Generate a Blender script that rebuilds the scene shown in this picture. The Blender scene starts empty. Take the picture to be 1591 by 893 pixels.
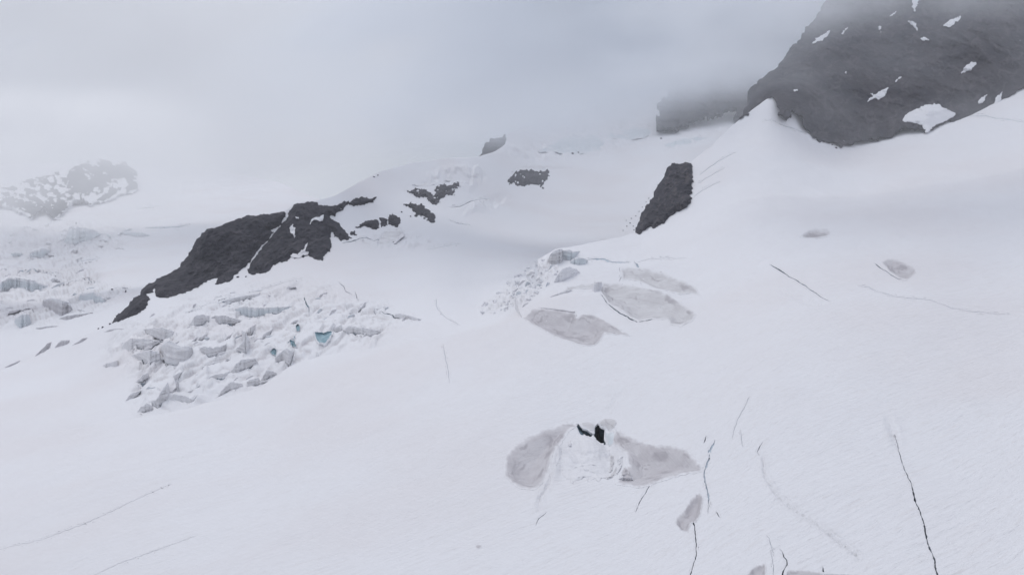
import bpy, math, random
import numpy as np

# ------------------------------------------------------------------ camera, world, sun
sc = bpy.context.scene
COL = sc.collection
F, CX, CY, PITCH = 1324.0, 795.5, 446.5, math.atan((446.5 - 250) / 1324.0)
cam_d = bpy.data.cameras.new('camera')
cam_d.sensor_fit = 'HORIZONTAL'
cam_d.angle = 2 * math.atan(795.5 / F)
cam_d.clip_start, cam_d.clip_end = 1.0, 40000
cam = bpy.data.objects.new('camera', cam_d)
COL.objects.link(cam)
cam.rotation_euler = (math.pi / 2 - PITCH, 0, 0)
sc.camera = cam

SUN_EL, SUN_AZ = math.radians(52), math.radians(-35)      # azimuth measured from +Y (the view) to the right
world = bpy.data.worlds.new('World')
sc.world = world
world.use_nodes = True
nt = world.node_tree
nt.nodes.clear()
def N(t, ty, **kw):
    n = t.nodes.new(ty)
    for k, v in kw.items():
        setattr(n, k, v)
    return n
w_out = N(nt, 'ShaderNodeOutputWorld')
w_bg = N(nt, 'ShaderNodeBackground')
w_bg.inputs['Strength'].default_value = 0.1
sky = N(nt, 'ShaderNodeTexSky', sky_type='NISHITA')
sky.sun_disc = False
sky.sun_elevation = SUN_EL
sky.sun_rotation = SUN_AZ
sky.altitude = 3400
geo = N(nt, 'ShaderNodeTexCoord')
# overcast deck: pale lilac grey, heavier over the mountain on the right, lighter to the zenith
nrm = N(nt, 'ShaderNodeVectorMath', operation='NORMALIZE')
nt.links.new(geo.outputs['Generated'], nrm.inputs[0])
dot = N(nt, 'ShaderNodeVectorMath', operation='DOT_PRODUCT')
nt.links.new(nrm.outputs[0], dot.inputs[0])
dd = np.array([math.sin(math.radians(24)), math.cos(math.radians(24)), math.tan(math.radians(9))])
dot.inputs[1].default_value = tuple(dd / np.linalg.norm(dd))
dk = N(nt, 'ShaderNodeMapRange', interpolation_type='SMOOTHSTEP')
dk.inputs['From Min'].default_value = 0.70
dk.inputs['From Max'].default_value = 1.0
nt.links.new(dot.outputs['Value'], dk.inputs['Value'])
cn = N(nt, 'ShaderNodeTexNoise')
cn.inputs['Scale'].default_value = 2.2
cn.inputs['Detail'].default_value = 4
nt.links.new(nrm.outputs[0], cn.inputs['Vector'])
cm = N(nt, 'ShaderNodeMix', data_type='RGBA')
cm.inputs[6].default_value = (5.85, 6.12, 6.82, 1)       # light cloud
cm.inputs[7].default_value = (2.3, 2.7, 3.5, 1)       # heavy cloud
nt.links.new(dk.outputs[0], cm.inputs[0])
sep = N(nt, 'ShaderNodeSeparateXYZ')
nt.links.new(nrm.outputs[0], sep.inputs[0])
zr = N(nt, 'ShaderNodeMapRange', interpolation_type='SMOOTHSTEP')
zr.inputs['From Min'].default_value = 0.15
zr.inputs['From Max'].default_value = 0.95
zr.inputs['To Min'].default_value = 1.0
zr.inputs['To Max'].default_value = 1.25
nt.links.new(sep.outputs['Z'], zr.inputs['Value'])
nv = N(nt, 'ShaderNodeMapRange')
nv.inputs['To Min'].default_value = 0.94
nv.inputs['To Max'].default_value = 1.06
nt.links.new(cn.outputs[0], nv.inputs['Value'])
mul = N(nt, 'ShaderNodeMath', operation='MULTIPLY')
nt.links.new(zr.outputs[0], mul.inputs[0])
nt.links.new(nv.outputs[0], mul.inputs[1])
sc1 = N(nt, 'ShaderNodeVectorMath', operation='SCALE')
nt.links.new(cm.outputs[2], sc1.inputs[0])
nt.links.new(mul.outputs[0], sc1.inputs['Scale'])
fm = N(nt, 'ShaderNodeMix', data_type='RGBA')
fm.inputs[0].default_value = 0.94                          # the deck is almost closed
nt.links.new(sky.outputs[0], fm.inputs[6])
nt.links.new(sc1.outputs[0], fm.inputs[7])
nt.links.new(fm.outputs[2], w_bg.inputs['Color'])
nt.links.new(w_bg.outputs[0], w_out.inputs['Surface'])

sun_d = bpy.data.lights.new('sun', 'SUN')
sun_d.energy = 0.95
sun_d.angle = math.radians(30)
sun_d.color = (1.0, 0.96, 0.91)
sun = bpy.data.objects.new('sun', sun_d)
COL.objects.link(sun)
sun.rotation_euler = (math.pi / 2 - SUN_EL, 0, math.pi - SUN_AZ)
sun.location = (0, 0, 800)

sc.view_settings.view_transform = 'Standard'
sc.view_settings.look = 'None'
sc.view_settings.exposure = 0.14
sc.view_settings.gamma = 1.0
sc.cycles.max_bounces = 14
sc.cycles.diffuse_bounces = 4
sc.cycles.volume_bounces = 10
sc.cycles.use_denoising = True

# ------------------------------------------------------------------ noise
rng = np.random.RandomState(7)
PERM = rng.permutation(256)
PERM = np.concatenate([PERM, PERM, PERM]).astype(np.int64)
G3 = rng.normal(size=(256, 3))
G3 /= np.linalg.norm(G3, axis=1)[:, None]

def noise3(x, y, z):
    x, y, z = np.broadcast_arrays(np.asarray(x, float), y, z)
    xi, yi, zi = np.floor(x).astype(np.int64), np.floor(y).astype(np.int64), np.floor(z).astype(np.int64)
    xf, yf, zf = x - xi, y - yi, z - zi
    u, v, w = (t * t * t * (t * (t * 6 - 15) + 10) for t in (xf, yf, zf))
    xi, yi, zi = xi & 255, yi & 255, zi & 255
    def g(dx, dy, dz):
        h = PERM[PERM[PERM[xi + dx] + yi + dy] + zi + dz]
        gr = G3[h]
        return gr[..., 0] * (xf - dx) + gr[..., 1] * (yf - dy) + gr[..., 2] * (zf - dz)
    x00 = g(0, 0, 0) * (1 - u) + g(1, 0, 0) * u
    x10 = g(0, 1, 0) * (1 - u) + g(1, 1, 0) * u
    x01 = g(0, 0, 1) * (1 - u) + g(1, 0, 1) * u
    x11 = g(0, 1, 1) * (1 - u) + g(1, 1, 1) * u
    return ((x00 * (1 - v) + x10 * v) * (1 - w) + (x01 * (1 - v) + x11 * v) * w) * 1.5

def fbm(x, y, z, o=4, g=0.5):
    s, a = 0, 1.0
    for i in range(o):
        s = s + a * noise3(x * 2 ** i + 13.7 * i, y * 2 ** i + 5.1 * i, z * 2 ** i + 9.3 * i)
        a *= g
    return s

def ridged(x, y, z, o=4):
    s, a = 0, 1.0
    for i in range(o):
        s = s + a * (1 - 2 * np.abs(noise3(x * 2 ** i + 3.7 * i, y * 2 ** i, z * 2 ** i + 1.3 * i)))
        a *= 0.5
    return s

def sstep(a, b, x):
    t = np.clip((x - a) / (b - a), 0, 1)
    return t * t * (3 - 2 * t)

# ------------------------------------------------------------------ picture directions and ground sheets
cp, sp = math.cos(PITCH), math.sin(PITCH)
def rays(px, py):
    a = (np.asarray(px, float) - CX) / F
    b = -(np.asarray(py, float) - CY) / F
    return np.stack([a, cp + b * sp, b * cp - sp], -1)

def tps(ctrl):
    c = np.array(ctrl, float)
    p, v = c[:, :2] / 1000, 1000 / c[:, 2]
    n = len(p)
    def K(a, b):
        r2 = ((a[:, None, :] - b[None]) ** 2).sum(-1)
        return 0.5 * r2 * np.log(r2 + 1e-12)
    A = np.zeros((n + 3, n + 3))
    A[:n, :n] = K(p, p) + 2e-4 * np.eye(n)
    A[:n, n] = A[n, :n] = 1
    A[:n, n + 1:] = p
    A[n + 1:, :n] = p.T
    w = np.linalg.solve(A, np.concatenate([v, np.zeros(3)]))
    def f(px, py):
        px, py = np.broadcast_arrays(np.asarray(px, float), np.asarray(py, float))
        q = np.stack([px.ravel(), py.ravel()], -1) / 1000
        out = np.empty(len(q))
        for i in range(0, len(q), 40000):
            qq = q[i:i + 40000]
            out[i:i + 40000] = K(qq, p) @ w[:n] + w[n] + qq @ w[n + 1:]
        return 1000 / np.maximum(out.reshape(px.shape), 0.08)
    return f

def poly_sd(poly, X, Y):
    """signed distance in picture units, positive inside"""
    poly = np.asarray(poly, float)
    X, Y = np.asarray(X, float), np.asarray(Y, float)
    d2 = np.full(X.shape, 1e18)
    inside = np.zeros(X.shape, bool)
    for (x0, y0), (x1, y1) in zip(poly, np.roll(poly, -1, 0)):
        ex, ey = x1 - x0, y1 - y0
        t = np.clip(((X - x0) * ex + (Y - y0) * ey) / (ex * ex + ey * ey + 1e-9), 0, 1)
        d2 = np.minimum(d2, (X - x0 - t * ex) ** 2 + (Y - y0 - t * ey) ** 2)
        if y0 != y1:
            c = ((y0 > Y) != (y1 > Y)) & (X < (x1 - x0) * (Y - y0) / (y1 - y0) + x0)
            inside ^= c
    d = np.sqrt(d2)
    return np.where(inside, d, -d)

def line_dist(line, X, Y):
    d2 = np.full(np.shape(X), 1e18)
    T = np.zeros(np.shape(X))
    line = np.asarray(line, float)
    for i in range(len(line) - 1):
        (x0, y0), (x1, y1) = line[i, :2], line[i + 1, :2]
        ex, ey = x1 - x0, y1 - y0
        t = np.clip(((X - x0) * ex + (Y - y0) * ey) / (ex * ex + ey * ey + 1e-9), 0, 1)
        q = (X - x0 - t * ex) ** 2 + (Y - y0 - t * ey) ** 2
        T = np.where(q < d2, i + t, T)
        d2 = np.minimum(d2, q)
    return np.sqrt(d2), T

class Layer:
    def __init__(self, ctrl, zfun=None, dfun=None):
        self.D = tps(ctrl)
        self.zfun, self.dfun = zfun, dfun
        self.feats, self.cuts, self.cell = [], [], 1.5
    def P(self, px, py, toward=0.0, feats=True):
        px, py = np.broadcast_arrays(np.asarray(px, float), np.asarray(py, float))
        r = rays(px, py)
        D = self.D(px, py)
        p = r * D[..., None]
        if self.dfun is not None:
            D = D - self.dfun(p, px, py)
        D = D - toward
        p = r * D[..., None]
        if self.zfun is not None:
            p[..., 2] += self.zfun(p, px, py)
        if feats:
            for bb, fn in self.feats:
                m = (px > bb[0]) & (px < bb[2]) & (py > bb[1]) & (py < bb[3])
                if m.any():
                    p[m, 2] += fn(px[m], py[m])
        return p

def bbox(pts, pad):
    a = np.asarray(pts, float)[:, :2]
    return (a[:, 0].min() - pad, a[:, 1].min() - pad, a[:, 0].max() + pad, a[:, 1].max() + pad)

# ------------------------------------------------------------------ materials
def new_mat(name):
    m = bpy.data.materials.new(name)
    m.use_nodes = True
    t = m.node_tree
    b = t.nodes['Principled BSDF']
    return m, t, b

def vec_scale(t, sx, sy, sz, rot=None):
    g = N(t, 'ShaderNodeNewGeometry')
    mp = N(t, 'ShaderNodeMapping')
    mp.vector_type = 'POINT'
    mp.inputs['Scale'].default_value = (sx, sy, sz)
    src = g.outputs['Position']
    if rot:
        r = N(t, 'ShaderNodeVectorRotate', rotation_type='Z_AXIS')
        r.inputs['Angle'].default_value = rot
        t.links.new(src, r.inputs['Vector'])
        src = r.outputs[0]
    t.links.new(src, mp.inputs['Vector'])
    return mp.outputs[0]

def tex(t, vec, scale, detail=4, rough=0.55, dist=0.0):
    n = N(t, 'ShaderNodeTexNoise')
    n.inputs['Scale'].default_value = scale
    n.inputs['Detail'].default_value = detail
    n.inputs['Roughness'].default_value = rough
    n.inputs['Distortion'].default_value = dist
    t.links.new(vec, n.inputs['Vector'])
    return n.outputs[0]

def ramp(t, src, a, b, lo=0.0, hi=1.0, smooth=True):
    r = N(t, 'ShaderNodeMapRange', interpolation_type='SMOOTHSTEP' if smooth else 'LINEAR')
    r.inputs['From Min'].default_value = a
    r.inputs['From Max'].default_value = b
    r.inputs['To Min'].default_value = lo
    r.inputs['To Max'].default_value = hi
    t.links.new(src, r.inputs['Value'])
    return r.outputs[0]

def mixc(t, fac, a, b):
    m = N(t, 'ShaderNodeMix', data_type='RGBA')
    if isinstance(fac, float):
        m.inputs[0].default_value = fac
    else:
        t.links.new(fac, m.inputs[0])
    for i, c in ((6, a), (7, b)):
        if isinstance(c, tuple):
            m.inputs[i].default_value = c + (1,)
        else:
            t.links.new(c, m.inputs[i])
    return m.outputs[2]

def bump(t, b, h, dist, strength=1.0, prev=None, far=False):
    n = N(t, 'ShaderNodeBump')
    n.inputs['Strength'].default_value = strength
    if far:
        g = N(t, 'ShaderNodeNewGeometry')
        ln = N(t, 'ShaderNodeVectorMath', operation='LENGTH')
        t.links.new(g.outputs['Position'], ln.inputs[0])
        t.links.new(ramp(t, ln.outputs['Value'], 350, 950, strength, 0.0), n.inputs['Strength'])
    n.inputs['Distance'].default_value = dist
    t.links.new(h, n.inputs['Height'])
    if prev is not None:
        t.links.new(prev, n.inputs['Normal'])
    t.links.new(n.outputs[0], b.inputs['Normal'])
    return n.outputs[0]

WIND = math.radians(-30)      # run of the wind ripples on the snow
SNOW, DUST_SHADE = (0.70, 0.705, 0.738), (0.635, 0.62, 0.635)  # streak tone: some dust, plus ripple shading put into the colour
def snow_colour(t):
    v = vec_scale(t, 1, 1, 1)
    big = ramp(t, tex(t, v, 0.006, 3), 0.42, 0.68)
    c = mixc(t, big, SNOW, (0.680, 0.672, 0.698))
    vw = vec_scale(t, 0.016, 0.6, 0.6, WIND)
    st = ramp(t, tex(t, vw, 1.0, 5, 0.7), 0.5, 0.78, 0, 0.75)
    gq = N(t, 'ShaderNodeNewGeometry')
    lq = N(t, 'ShaderNodeVectorMath', operation='LENGTH')
    t.links.new(gq.outputs['Position'], lq.inputs[0])
    sq = N(t, 'ShaderNodeMath', operation='MULTIPLY')
    t.links.new(st, sq.inputs[0])
    t.links.new(ramp(t, lq.outputs['Value'], 500, 1300, 1.0, 0.0), sq.inputs[1])
    c = mixc(t, sq.outputs[0], c, DUST_SHADE)
    vf = vec_scale(t, 0.10, 1.5, 1.5, WIND + 0.06)
    st2 = ramp(t, tex(t, vf, 1.0, 5, 0.7), 0.54, 0.78, 0, 0.8)
    pt = N(t, 'ShaderNodeMath', operation='MULTIPLY')
    gp = N(t, 'ShaderNodeNewGeometry')
    ln = N(t, 'ShaderNodeVectorMath', operation='LENGTH')
    t.links.new(gp.outputs['Position'], ln.inputs[0])
    p0 = N(t, 'ShaderNodeMath', operation='MULTIPLY')
    t.links.new(st2, p0.inputs[0])
    t.links.new(ramp(t, ln.outputs['Value'], 300, 800, 1.0, 0.0), p0.inputs[1])
    t.links.new(p0.outputs[0], pt.inputs[0])
    t.links.new(ramp(t, tex(t, v, 0.035, 4, 0.6), 0.36, 0.62), pt.inputs[1])
    c = mixc(t, pt.outputs[0], c, (0.50, 0.49, 0.52))  # finer streaks, ripple contrast also painted into the colour
    # bare old firn on the steps of the icefalls (attribute 'firn_bare' of the sheets)
    a = N(t, 'ShaderNodeAttribute', attribute_name='firn_bare')
    vs = vec_scale(t, 0.05, 0.05, 0.7)
    f = mixc(t, ramp(t, tex(t, vs, 1.0, 5, 0.7, 0.5), 0.42, 0.66), (0.63, 0.62, 0.64), (0.51, 0.49, 0.515))
    return mixc(t, a.outputs['Fac'], c, f)

def snow_bump(t, b):
    vw = vec_scale(t, 0.05, 0.55, 0.55, WIND)
    n1 = bump(t, b, tex(t, vw, 1.0, 5, 0.65, 0.3), 0.65, 1.0, None, True)
    v2 = vec_scale(t, 0.16, 1.5, 1.5, WIND - 0.10)
    bump(t, b, tex(t, v2, 1.0, 4, 0.65), 0.26, 1.0, n1, True)

def make_snow(name):
    m, t, b = new_mat(name)
    t.links.new(snow_colour(t), b.inputs['Base Color'])
    b.inputs['Roughness'].default_value = 0.75
    b.inputs['Specular IOR Level'].default_value = 0.15
    snow_bump(t, b)
    return m
M_SNOW = make_snow('snow')

def make_firn(name, ca, cb, edge=True, strata=0.25, tilt=0.0):
    """old bare snow with dust bands; near its rim (attribute 'firn') fresh snow lies over it"""
    m, t, b = new_mat(name)
    v = vec_scale(t, 1, 1, 1)
    c = mixc(t, ramp(t, tex(t, v, 0.09, 5), 0.35, 0.65), ca, cb)
    vs = vec_scale(t, 0.02, 0.02 + tilt, 0.9)
    s = ramp(t, tex(t, vs, 1.0, 5, 0.7, 0.6), 0.52, 0.72, 0, strata)
    c = mixc(t, s, c, (0.40, 0.375, 0.395))
    vw = vec_scale(t, 0.04, 1.0, 1.0, WIND)
    s2 = ramp(t, tex(t, vw, 1.0, 5, 0.75), 0.52, 0.72, 0, 0.65)
    c = mixc(t, s2, c, (0.41, 0.39, 0.41))
    ab = N(t, 'ShaderNodeAttribute', attribute_name='band')
    c = mixc(t, ramp(t, ab.outputs['Fac'], 0, 1, 0, 0.7), c, (0.33, 0.315, 0.34))
    if edge:
        a = N(t, 'ShaderNodeAttribute', attribute_name='firn')
        c = mixc(t, a.outputs['Fac'], snow_colour(t), c)
    t.links.new(c, b.inputs['Base Color'])
    b.inputs['Roughness'].default_value = 0.7
    b.inputs['Specular IOR Level'].default_value = 0.2
    n1 = bump(t, b, tex(t, vs, 1.0, 5, 0.7, 0.6), 0.8, 0.8)
    bump(t, b, tex(t, v, 0.7, 5), 0.35, 0.7, n1)
    return m
M_FIRN = make_firn('firn', (0.475, 0.46, 0.485), (0.54, 0.53, 0.555), strata=0.4)
M_FIRN_PALE = make_firn('pale_firn', (0.53, 0.525, 0.545), (0.605, 0.605, 0.625), strata=0.4)
M_FACE = make_firn('ice_face_firn', (0.625, 0.62, 0.64), (0.70, 0.70, 0.725), strata=0.55)
M_FIRN_BLUE = make_firn('blue_firn', (0.56, 0.61, 0.65), (0.63, 0.665, 0.70), strata=0.3)
M_TEAL = make_firn('teal_ice', (0.17, 0.29, 0.35), (0.30, 0.43, 0.49), edge=False, strata=0.25)

def make_ice(name, ca, cb):
    m, t, b = new_mat(name)
    v = vec_scale(t, 0.3, 0.3, 1.0)
    c = mixc(t, ramp(t, tex(t, v, 0.5, 5), 0.35, 0.65), ca, cb)
    t.links.new(c, b.inputs['Base Color'])
    b.inputs['Roughness'].default_value = 0.5
    b.inputs['Specular IOR Level'].default_value = 0.2
    bump(t, b, tex(t, v, 1.2, 4), 0.4, 0.8)
    return m
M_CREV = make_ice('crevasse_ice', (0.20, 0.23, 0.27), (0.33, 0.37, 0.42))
M_CREVBLUE = make_ice('crevasse_blue_ice', (0.36, 0.42, 0.48), (0.48, 0.54, 0.60))
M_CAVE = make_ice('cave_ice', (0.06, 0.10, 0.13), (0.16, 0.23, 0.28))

def make_rock(name, ca, cb, cc, sc_=1.0, snowy=None):
    m, t, b = new_mat(name)
    v = vec_scale(t, sc_, sc_, sc_)
    c = mixc(t, ramp(t, tex(t, v, 0.03, 6, 0.65), 0.35, 0.65), ca, cb)
    vs = vec_scale(t, 0.12 * sc_, 0.03 * sc_, 0.10 * sc_, 0.5)
    c = mixc(t, ramp(t, tex(t, vs, 1.0, 6, 0.7, 0.8), 0.47, 0.66, 0, 0.8), c, cc)
    sp_ = ramp(t, tex(t, v, 0.45, 4, 0.7), 0.68, 0.78, 0, 0.35)
    c = mixc(t, sp_, c, (0.30, 0.30, 0.32))
    if snowy is not None:
        vv = vec_scale(t, snowy[0], snowy[0] * 0.06, snowy[0] * 1.1)
        sn = ramp(t, tex(t, vv, 1.0, 7, 0.68, 0.4), snowy[1], snowy[1] + 0.035)
        a = N(t, 'ShaderNodeAttribute', attribute_name='snowcover')
        ad = N(t, 'ShaderNodeMath', operation='ADD')
        n7 = tex(t, vv, 1.0, 7, 0.68, 0.4)
        t.links.new(n7, ad.inputs[0])
        t.links.new(a.outputs['Fac'], ad.inputs[1])
        sn = ramp(t, ad.outputs[0], snowy[1], snowy[1] + 0.04)
        c = mixc(t, sn, c, SNOW)
    t.links.new(c, b.inputs['Base Color'])
    b.inputs['Roughness'].default_value = 0.85
    b.inputs['Specular IOR Level'].default_value = 0.2
    n1 = bump(t, b, tex(t, vs, 1.0, 6, 0.7, 0.8), 5.0 / sc_, 0.9)
    bump(t, b, tex(t, v, 0.2, 6, 0.7), 1.5 / sc_, 0.9, n1)
    return m
M_ROCK = make_rock('dark_rock', (0.020, 0.020, 0.031), (0.040, 0.039, 0.052), (0.080, 0.076, 0.090), snowy=(0.10, 0.72))
M_OUTCROP = make_rock('outcrop_rock', (0.026, 0.027, 0.040), (0.052, 0.051, 0.064), (0.11, 0.10, 0.11), 1.3, snowy=(0.15, 0.73))
M_CLIFF = make_rock('cliff_rock', (0.030, 0.031, 0.044), (0.048, 0.045, 0.056), (0.095, 0.087, 0.098), 0.8, snowy=(0.055, 0.70))
M_FARROCK = make_rock('far_rock', (0.040, 0.042, 0.055), (0.06, 0.06, 0.07), (0.08, 0.08, 0.09), 0.35)

def make_volume(name, density, colour=(1, 1, 1), aniso=0.0):
    m = bpy.data.materials.new(name)
    m.use_nodes = True
    t = m.node_tree
    t.nodes.clear()
    o = N(t, 'ShaderNodeOutputMaterial')
    v = N(t, 'ShaderNodeVolumePrincipled')
    v.inputs['Color'].default_value = colour + (1,)
    v.inputs['Density'].default_value = density
    v.inputs['Anisotropy'].default_value = aniso
    t.links.new(v.outputs[0], o.inputs['Volume'])
    return m

# ------------------------------------------------------------------ objects
def new_mesh(name, verts, quads, mat, parent=None, tris=None, smooth=True, attrs=None, loc=None):
    me = bpy.data.meshes.new(name)
    verts = np.asarray(verts, float)
    base = np.zeros(3)
    if parent is not None:
        base = np.array(parent['_base'])
    elif loc is not None:
        base = np.asarray(loc, float)
    vs = (verts - base).astype(np.float32)
    quads = np.asarray(quads, np.int32).reshape(-1, 4) if quads is not None else np.zeros((0, 4), np.int32)
    tris = np.asarray(tris, np.int32).reshape(-1, 3) if tris is not None else np.zeros((0, 3), np.int32)
    nl = quads.size + tris.size
    me.vertices.add(len(vs))
    me.vertices.foreach_set('co', vs.ravel())
    me.loops.add(nl)
    me.loops.foreach_set('vertex_index', np.concatenate([quads.ravel(), tris.ravel()]))
    me.polygons.add(len(quads) + len(tris))
    st = np.concatenate([np.arange(len(quads)) * 4, quads.size + np.arange(len(tris)) * 3]).astype(np.int32)
    me.polygons.foreach_set('loop_start', st)
    if smooth:
        me.polygons.foreach_set('use_smooth', np.ones(len(st), bool))
    me.update(calc_edges=True)
    for k, a in (attrs or {}).items():
        at = me.attributes.new(k, 'FLOAT', 'POINT')
        at.data.foreach_set('value', np.asarray(a, np.float32))
    if mat:
        me.materials.append(mat)
    o = bpy.data.objects.new(name, me)
    o.location = base if parent is None else (0, 0, 0)
    COL.objects.link(o)
    if parent is not None:
        o.parent = parent
    return o

def tag(o, label=None, cat=None, group=None, kind=None):
    for k, v in (('label', label), ('category', cat), ('group', group), ('kind', kind)):
        if v:
            o[k] = v
    return o

def empty(name, loc, label, cat, group=None):
    o = bpy.data.objects.new(name, None)
    o.empty_display_size = 1
    o.location = loc
    o['_base'] = [float(c) for c in loc]
    COL.objects.link(o)
    return tag(o, label, cat, group)

def grid(xs, ys, sdfun):
    """cells of a picture grid where sd>0, outer vertices slid onto the sd=0 contour"""
    X, Y = np.meshgrid(xs, ys)
    S = sdfun(X, Y)
    ny, nx = X.shape
    ins = S > 0
    cell = ins[:-1, :-1] | ins[1:, :-1] | ins[:-1, 1:] | ins[1:, 1:]
    iy, ix = np.nonzero(cell)
    a = iy * nx + ix
    q = np.stack([a, a + nx, a + nx + 1, a + 1], 1)
    gy = np.gradient(S, axis=0) / np.gradient(Y, axis=0)
    gx = np.gradient(S, axis=1) / np.gradient(X, axis=1)
    g2 = gx * gx + gy * gy + 0.05
    out = ~ins
    lim = 1.5 * np.maximum(np.gradient(Y, axis=0), np.gradient(X, axis=1))
    mx, my = -S * gx / g2, -S * gy / g2
    k = np.minimum(1, lim / (np.hypot(mx, my) + 1e-9))
    X = np.where(out, X + mx * k, X)
    Y = np.where(out, Y + my * k, Y)
    used = np.unique(q)
    idx = np.full(nx * ny, -1)
    idx[used] = np.arange(len(used))
    return X.ravel()[used], Y.ravel()[used], S.ravel()[used], idx[q]

def skirt(px, py, P, q, back, down):
    e = np.concatenate([q[:, [0, 1]], q[:, [1, 2]], q[:, [2, 3]], q[:, [3, 0]]])
    key = np.minimum(e[:, 0], e[:, 1]).astype(np.int64) * len(P) + np.maximum(e[:, 0], e[:, 1])
    u, first, cnt = np.unique(key, return_index=True, return_counts=True)
    be = e[first[cnt == 1]]
    bv = np.unique(be)
    r = rays(px[bv], py[bv])
    r = r / np.linalg.norm(r, axis=1)[:, None]
    ext = P[bv] + r * back + np.array([0, 0, -down])
    m = np.full(len(P), -1)
    m[bv] = len(P) + np.arange(len(bv))
    sq = np.stack([be[:, 1], be[:, 0], m[be[:, 0]], m[be[:, 1]]], 1)
    return np.concatenate([P, ext]), np.concatenate([q, sq]), bv

def patch(name, poly, layer, mat, step=1.2, lift=None, rag=(1.2, 5.0), back=6.0, down=2.0, parent=None, soft=6.0,
          holes=(), snowcover=None, label=None, cat=None, group=None, kind=None, seed=0.0, speck=None, band=False):
    """a body that stands proud of a ground sheet inside a traced outline"""
    bb = bbox(poly, 3 + rag[0] * 2)
    xs, ys = np.arange(bb[0], bb[2], step), np.arange(bb[1], bb[3], step)
    def sdf(X, Y):
        s = poly_sd(poly, X, Y)
        for h in holes:
            s = np.minimum(s, -poly_sd(h, X, Y))
        s = s + rag[0] * fbm(X / rag[1], Y / rag[1], seed + 0.5, 3)
        if speck:
            k, u, v = speck[0], X + 0.8 * Y, Y - 0.5 * X
            s = np.minimum(s, k * (fbm(u / speck[1], v / speck[2], seed + 3.3, 4, 0.6) + speck[3]))
        return s
    px, py, S, q = grid(xs, ys, sdf)
    if len(q) == 0:
        return None
    S = np.maximum(S, 0)
    base = layer.P(px, py)
    h = lift(S, base, px, py) if lift else np.full(len(px), 0.25)
    r = rays(px, py)
    P = base - r * h[:, None]
    n0 = len(P)
    V, Q, bv = skirt(px, py, P, q, back, down)
    at = {'firn': sstep(0, soft, S + 0.35 * soft * fbm(px / 9, py / 5, seed, 3))}
    if band:
        q = S + 6 * fbm(px / 34, py / 16, 2.2 + seed, 3)
        at['band'] = sstep(0.95, 1.5, ridged(q / 7.5, px / 90, seed, 4)) * sstep(-0.4, 0.4, fbm(px / 25, py / 12, 8.1 + seed, 2))
    if snowcover is not None:
        at['snowcover'] = snowcover(px, py)
    for k in at:
        at[k] = np.concatenate([at[k], at[k][bv]])
    c = P.mean(0)
    c[2] = P[:, 2].min()
    if parent is None:
        o = new_mesh(name, V, Q, mat, attrs=at, loc=c)
        o['_base'] = [float(t) for t in c]
        tag(o, label, cat, group, kind)
    else:
        o = new_mesh(name, V, Q, mat, parent=parent, attrs=at)
        if label:
            o['label'] = label
    return o

# ------------------------------------------------------------------ the ground sheets
def steps(u, n, a, b):
    k = np.floor(u * n)
    return (k + sstep(a, b, u * n - k)) / n
def terrace(x, y, sx, sy, seed, n):
    wx, wy = x + sx * 0.6 * fbm(x / sx, y / sy, seed + 4.4, 3), y + sy * 0.6 * fbm(x / sx, y / sy, seed + 8.8, 3)
    return steps(0.9 * fbm(wx / sx, wy / sy, seed, 3), n, 0.25, 0.6)
FAN = [(742,478),(778,452),(800,430),(830,408),(850,400),(866,412),(868,425),(846,445),(830,462),(805,482),(780,487),(750,489)]
def w_fan(px, py):
    m = (px > 690) & (px < 900) & (py > 380) & (py < 520)
    w = np.zeros(np.shape(px))
    if np.any(m):
        w[m] = sstep(-6, 10, poly_sd(FAN, px[m], py[m]))
    return w
def icefall_fan(x, y):
    return 2.8 * terrace(x, y, 10, 22, 21.1, 2.0) + 1.6 * ridged(x / 6, y / 13, 6.6, 3)
def z_fg(p, px, py):
    x, y = p[..., 0], p[..., 1]
    c, s_ = math.cos(WIND), math.sin(WIND)
    u, v = x * c - y * s_, x * s_ + y * c
    rip = 0.055 * fbm(u / 16, v / 2.6, 2.2, 2) * sstep(-0.5, 0.5, fbm(x / 60, y / 60, 9.9, 2) + 0.3) * sstep(420, 200, y)
    z = 1.6 * fbm(x / 70, y / 90, 0.3, 4) + 0.30 * fbm(x / 14, y / 20, 4.3, 3) + rip
    return z + w_fan(px, py) * icefall_fan(x, y)
FG_CTRL = [(1591,893,190),(1591,700,262),(1591,500,420),(1591,300,700),(1591,180,900),(1310,226,950),(1200,150,930),(1145,190,950),
  (1075,250,880),(990,362,800),(870,385,760),(1200,400,600),(1085,450,600),(960,520,520),(830,485,600),(690,525,640),(500,560,680),
  (220,640,640),(0,690,620),(-150,720,600),(-150,893,400),(0,893,360),(400,893,300),(795,893,255),(1200,893,215),(795,700,380),
  (400,760,430),(1200,650,330),(920,660,410),(1750,893,170),(1750,500,380),(1750,150,880),(795,1050,190),(1591,1050,145),(0,1050,270),
  (1200,250,850),(-350,893,380),(1900,893,160),(1440,204,940),(1440,450,480)]
FG = Layer(FG_CTRL, z_fg)

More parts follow.
